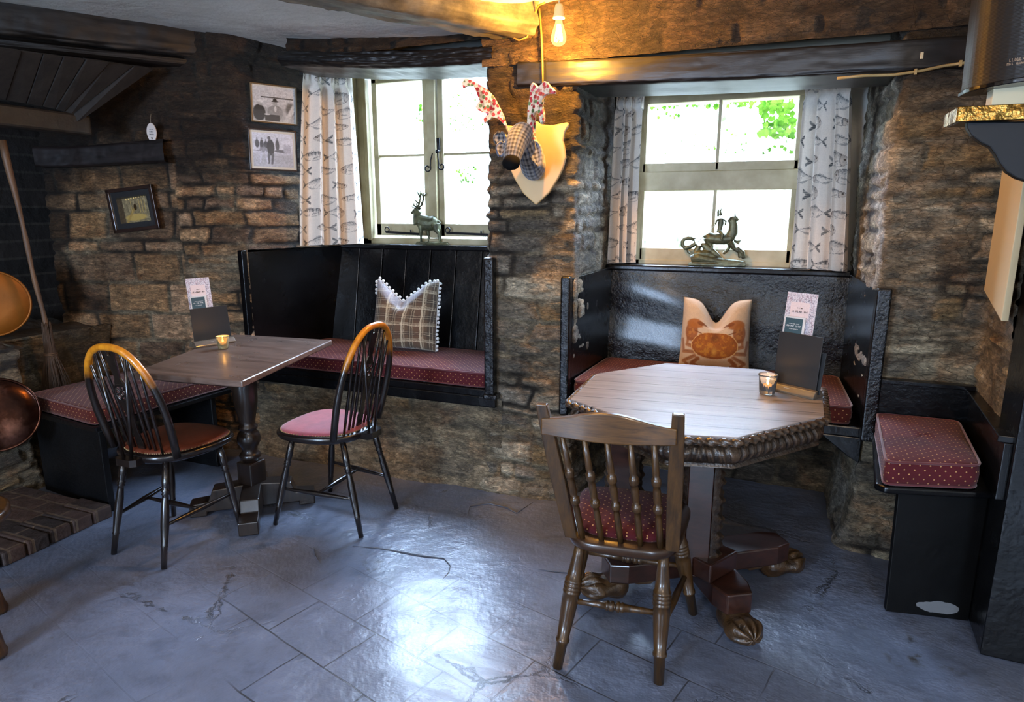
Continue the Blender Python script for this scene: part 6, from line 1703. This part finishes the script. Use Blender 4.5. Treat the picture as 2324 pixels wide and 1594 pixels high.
x0 = aty(2176, 240, 2.22).x-.70; zt_ = aty(2200, 241, 2.22).z-1.67; zb_ = aty(2200, 276, 2.22).z-1.67
hb = NT('hammered_brass'); hb.bsdf(hb.ramp(hb.noise(hb.coord(), 12, 5), [(.3, '#4a3413'), (.7, '#a9803a')]), .25, .9, hb.bump(hb.noise(hb.coord(), 26, 3), .8, .01)); M['brass'] = hb.m
mb = MB(); mb.box(((x0+.30)/2, -.08, (zt_+zb_)/2), (.30-x0, .004, zt_-zb_)); mb.box((x0, 0, (zt_+zb_)/2), (.004, .16, zt_-zb_)); mb.build('brass_edge', M['brass'], SHF, bevel=.002)
mb = MB(); mb.box(((x0+.30)/2+.004, .0, (zt_+zb_)/2), (.29-x0, .15, zt_-zb_-.004)); mb.build('shelf_board', M['black'], SHF, bevel=.002)
bp_ = aty(2288, 238, 2.30)
mb = MB(); mb.box((bp_.x, 2.32, 1.67+zt_+.030), (.085, .06, .058)); o = mb.build('cream_box', M['cream_plastic'], None, bevel=.003); tag(o, 'small cream box standing on the bracket shelf under the loudspeaker', 'box')

# ================================================================== BROOM, COPPER, STOOL
M['twig'] = simple('birch_twigs', '#4a3524', .8, var=.4, bump=.4)
M['handle'] = wood('rough_broom_stick', '#3b2819', '#75563a', 'Z', 4, .55, bump=.6)
bb = Vector((-3.56, 2.40, 0))
BRM = empty('besom_broom', bb, 0, 'twig besom broom with a long stick handle leaning in the fireplace corner', 'broom')
def xa(x, y, X): p = atx(x, y, X)-bb; return Vector(p)
h0 = xa(108, 760, -3.55); h1 = xa(6, 318, -3.55)
o0 = bb
mb = MB(); pts = [h0.lerp(h1, i/14)+Vector((.002*math.sin(i*1.3), .003*math.sin(i*.9), 0)) for i in range(15)]; mb.tube(pts, [.0115+.0015*math.sin(i*2.1)+(.005 if i > 10 else 0) for i in range(15)], 10); mb.build('handle', M['handle'], BRM)
mb = MB(); rnd = random.Random(3)
top = xa(106, 742, -3.55); mid = xa(115, 805, -3.55); bot = xa(133, 905, -3.55)
for k in range(170):
    a = rnd.random()*2*PI; r0 = rnd.random()**.5*.022; r1 = rnd.random()**.5*.085
    c0 = top+Vector((r0*math.cos(a), r0*math.sin(a), rnd.uniform(-.03, .03))); c1 = mid+Vector((.026*math.cos(a), .026*math.sin(a), 0)); c2 = bot+Vector((r1*math.cos(a), r1*math.sin(a), rnd.uniform(-.04, .03)))
    mb.tube([c0, c1, c1.lerp(c2, .5)+Vector((rnd.uniform(-.008, .008), rnd.uniform(-.008, .008), 0)), c2], [.0018, .0022, .0016, .0008], 4, caps=False)
b_ = mb.build('twigs', M['twig'], BRM); b_['kind'] = 'stuff'
mb = MB()
for dz in (0, .008): mb.tube([mid+Vector((.030*math.cos(2*PI*i/20), .030*math.sin(2*PI*i/20), dz)) for i in range(20)], .003, 6, closed=True)
mb.build('binding', M['handle'], BRM)
cp = NT('tarnished_copper'); v = cp.coord(); n = cp.noise(v, 5, 6, .65, .4)
cp.bsdf(cp.ramp(n, [(.3, '#1c0f0b'), (.5, '#3c231a'), (.7, '#8a6254')]), .22, .9, cp.bump(cp.noise(v, 9, 5), .25, .01)); M['copper'] = cp.m
M['copper_or'] = simple('dull_orange_copper', '#9a5a16', .5, .5, var=.35, scale=6, bump=.3)
def dish(name, label, cat, c, axis, R, mat, depth=.04, rimw=.006):
    o = empty(name, c, 0, label, cat); o.rotation_euler = Vector(axis).to_track_quat('Z', 'Y').to_euler()
    mb = MB(); mb.lathe([(.0001, .0), (R*.5, .004), (R*.86, .003), (R*.94, -.008), (R, -.010), (R, -.016), (R*.9, -.022), (R*.5, -depth), (.0001, -depth)], 56); mb.build('dish', mat, o)
    mb = MB(); mb.tube([(R*math.cos(2*PI*i/56), R*math.sin(2*PI*i/56), -.012) for i in range(56)], rimw, 8, closed=True); mb.build('rim', mat, o)
    return o
pc_ = atx(-8, 942, -3.24); dish('copper_tray', 'big round tarnished copper tray leaning against the hearth stones at the left edge', 'copper tray', pc_, (.9, -.42, .25), .165, M['copper'])
pc_ = atx(-22, 690, -3.9); o = dish('copper_pan', 'round dull orange copper pan hanging in the dark fireplace at the left edge', 'copper pan', atx(-22, 690, -3.75), (.85, -.5, .0), .17, M['copper_or'])
# stool foot at the lower left corner
sp2 = atz(-60, 1470, 0)
SL = empty('wooden_stool', (sp2.x-.05, sp2.y, 0), math.radians(30), 'brown wooden stool mostly outside the lower left corner, one foot showing', 'stool')
mb = MB(); mb.lathe([(.17, .42), (.18, .425), (.18, .45), (.17, .455)], 36); mb.build('seat', M['oak'], SL)
for k in range(3):
    a = 2*PI*k/3-.55; MB().turned((.175*math.cos(a), .175*math.sin(a), 0), (.10*math.cos(a), .10*math.sin(a), .425), [(0, .030), (.04, .034), (.08, .030), (.5, .022), (1, .018)], 14).build('leg', M['oak'], SL)

# ================================================================== OUTSIDE
t = NT('sunlit_bank'); v = t.coord(); n = t.noise(v, 2.2, 7, .65); n2 = t.noise(v, 11, 6, .7)
c = t.ramp(n2, [(.3, '#5d5a4e'), (.6, '#8f8c80')])
g = t.math('MULTIPLY', t.ramp(n, [(.52, 0.), (.62, 1.)]), t.ramp(n2, [(.45, 0.), (.55, 1.)]))
c = t.mix(g, c, '#39451c'); t.bsdf(c, .9, 0, t.bump(n2, .8, .05)); M['bank'] = t.m
X, Z = np.meshgrid(np.linspace(-9, 4.5, 260), np.linspace(-.1, 2.62, 70))
Yb = 5.35+.25*fbm(X*.8, Z*1.2, 3)+.06*fbm(X*4, Z*4, 5)+.25*(Z/2.6)
o = sheet('bank', np.stack([X, Yb, Z+.06*fbm(X*1.1, Z*0+1, 8)], -1), M['bank']); o['kind'] = 'structure'
X, Y = np.meshgrid(np.linspace(-9, 4.5, 120), np.linspace(3.85, 5.6, 30)); o = sheet('ground_outside', np.stack([X, Y, .02*fbm(X*2, Y*2, 4)-.02], -1), simple('pale_gravel', '#b5b0a4', .9, scale=30)); o['kind'] = 'structure'

M['leaf'] = None
t = NT('sunlit_ivy_leaf'); d_ = t.n('ShaderNodeBsdfDiffuse'); l_ = t.n('ShaderNodeBsdfTranslucent'); mx = t.n('ShaderNodeMixShader'); mx.inputs[0].default_value = .5
oi = t.n('ShaderNodeTexNoise'); oi.inputs['Scale'].default_value = 6; cr = t.ramp(oi.outputs['Fac'], [(.35, '#1c360a'), (.65, '#46601c')])
t.l(cr, d_.inputs[0]); t.l(cr, l_.inputs[0]); t.l(d_.outputs[0], mx.inputs[1]); t.l(l_.outputs[0], mx.inputs[2]); t.l(mx.outputs[0], t.out.inputs[0]); M['leaf'] = t.m
rnd = random.Random(12)
def ivy(label, regions, Y):
    mb = MB()
    for (x0, x1, y0, y1, n, s) in regions:
        for _ in range(n):
            x = rnd.uniform(x0, x1); y = rnd.uniform(y0, y1); c = aty(x, y, Y+rnd.uniform(-.15, .15)); r = s*rnd.uniform(.6, 1.3)
            R_ = Matrix.Translation(c) @ Euler((rnd.uniform(-.7, .7), rnd.uniform(0, 6.28), rnd.uniform(-.7, .7))).to_matrix().to_4x4()
            o_ = [(0, -1), (.55, -.75), (.9, -.1), (.45, .15), (.25, 1), (-.1, .35), (-.8, .25), (-.6, -.5)]
            mb.add([(a*r, 0, b*r) for a, b in o_], [tuple(range(8))], R_)
    o = mb.build('ivy', M['leaf']); tag(o, label, 'ivy', None, 'stuff'); return o
ivy('ivy leaves hanging outside the right window', [(1725, 1800, 225, 312, 95, .030), (1740, 1800, 300, 345, 8, .02), (1475, 1800, 222, 245, 90, .018), (1490, 1560, 225, 275, 20, .014), (1640, 1760, 280, 350, 18, .009), (1600, 1640, 330, 345, 5, .010), (1500, 1600, 300, 360, 10, .006)], 4.7)
ivy('small green plants growing outside the left window', [(945, 972, 240, 290, 16, .018), (1020, 1095, 210, 300, 60, .008), (1030, 1090, 380, 415, 26, .012), (880, 960, 200, 330, 25, .005), (880, 970, 380, 450, 14, .005)], 4.9)
# ================================================================== LIGHT + CAMERA
sc = bpy.context.scene
w = bpy.data.worlds.new('World'); sc.world = w; w.use_nodes = True
nt = w.node_tree; nt.nodes.clear()
bg = nt.nodes.new('ShaderNodeBackground'); wo = nt.nodes.new('ShaderNodeOutputWorld')
bg.inputs[0].default_value = (.52, .71, 1.0, 1); bg.inputs[1].default_value = 88.0
nt.links.new(bg.outputs[0], wo.inputs[0])
def portal(c, sx, sz, back):
    ld = bpy.data.lights.new('daylight_portal', 'AREA'); ld.shape = 'RECTANGLE'; ld.size = sx; ld.size_y = sz; ld.cycles.is_portal = True
    o = bpy.data.objects.new('daylight_portal', ld); COL.objects.link(o); o.location = c
    o.rotation_euler = (-PI/2 if back else PI/2, 0, 0)   # light points to -Y / +Y
    return o
portal(((W1[0]+W1[1])/2, 3.82, (W1[2]+W1[3])/2), W1[1]-W1[0], W1[3]-W1[2], True)
portal(((W2[0]+W2[1])/2, 3.82, (W2[2]+W2[3])/2), W2[1]-W2[0], W2[3]-W2[2], True)
portal(((B1[0]+B1[1])/2, -2.99, (B1[2]+B1[3])/2), B1[1]-B1[0], B1[3]-B1[2], False)
portal(((B2[0]+B2[1])/2, -2.99, (B2[2]+B2[3])/2), B2[1]-B2[0], B2[3]-B2[2], False)
for k, (x, y) in enumerate(((-2.6, -.3), (.6, -.6), (-1., -1.9))):  # unseen warm fill lights added behind the camera, no fittings modelled
    ld = bpy.data.lights.new('warm_fill', 'POINT'); ld.energy = (16, 42, 46)[k]; ld.color = (1., .77, .55); ld.shadow_soft_size = .14
    lo = bpy.data.objects.new('warm_fill', ld); COL.objects.link(lo); lo.location = (x, y, 2.1)
cam = bpy.data.cameras.new('camera'); co = bpy.data.objects.new('camera', cam); COL.objects.link(co)
co.location = CAM; co.rotation_euler = (PI/2-PITCH, 0, YAW)
cam.sensor_width = 36; cam.lens = F_PX/2324*36; cam.clip_start = .02
sc.camera = co
sc.cycles.max_bounces = 6; sc.cycles.diffuse_bounces = 3; sc.cycles.glossy_bounces = 3; sc.cycles.transmission_bounces = 6
sc.cycles.caustics_reflective = False; sc.cycles.caustics_refractive = False
sc.view_settings.view_transform = 'Standard'; sc.view_settings.look = 'None'; sc.view_settings.gamma = 1
sc.view_settings.use_curve_mapping = False; sc.view_settings.exposure = -0.12
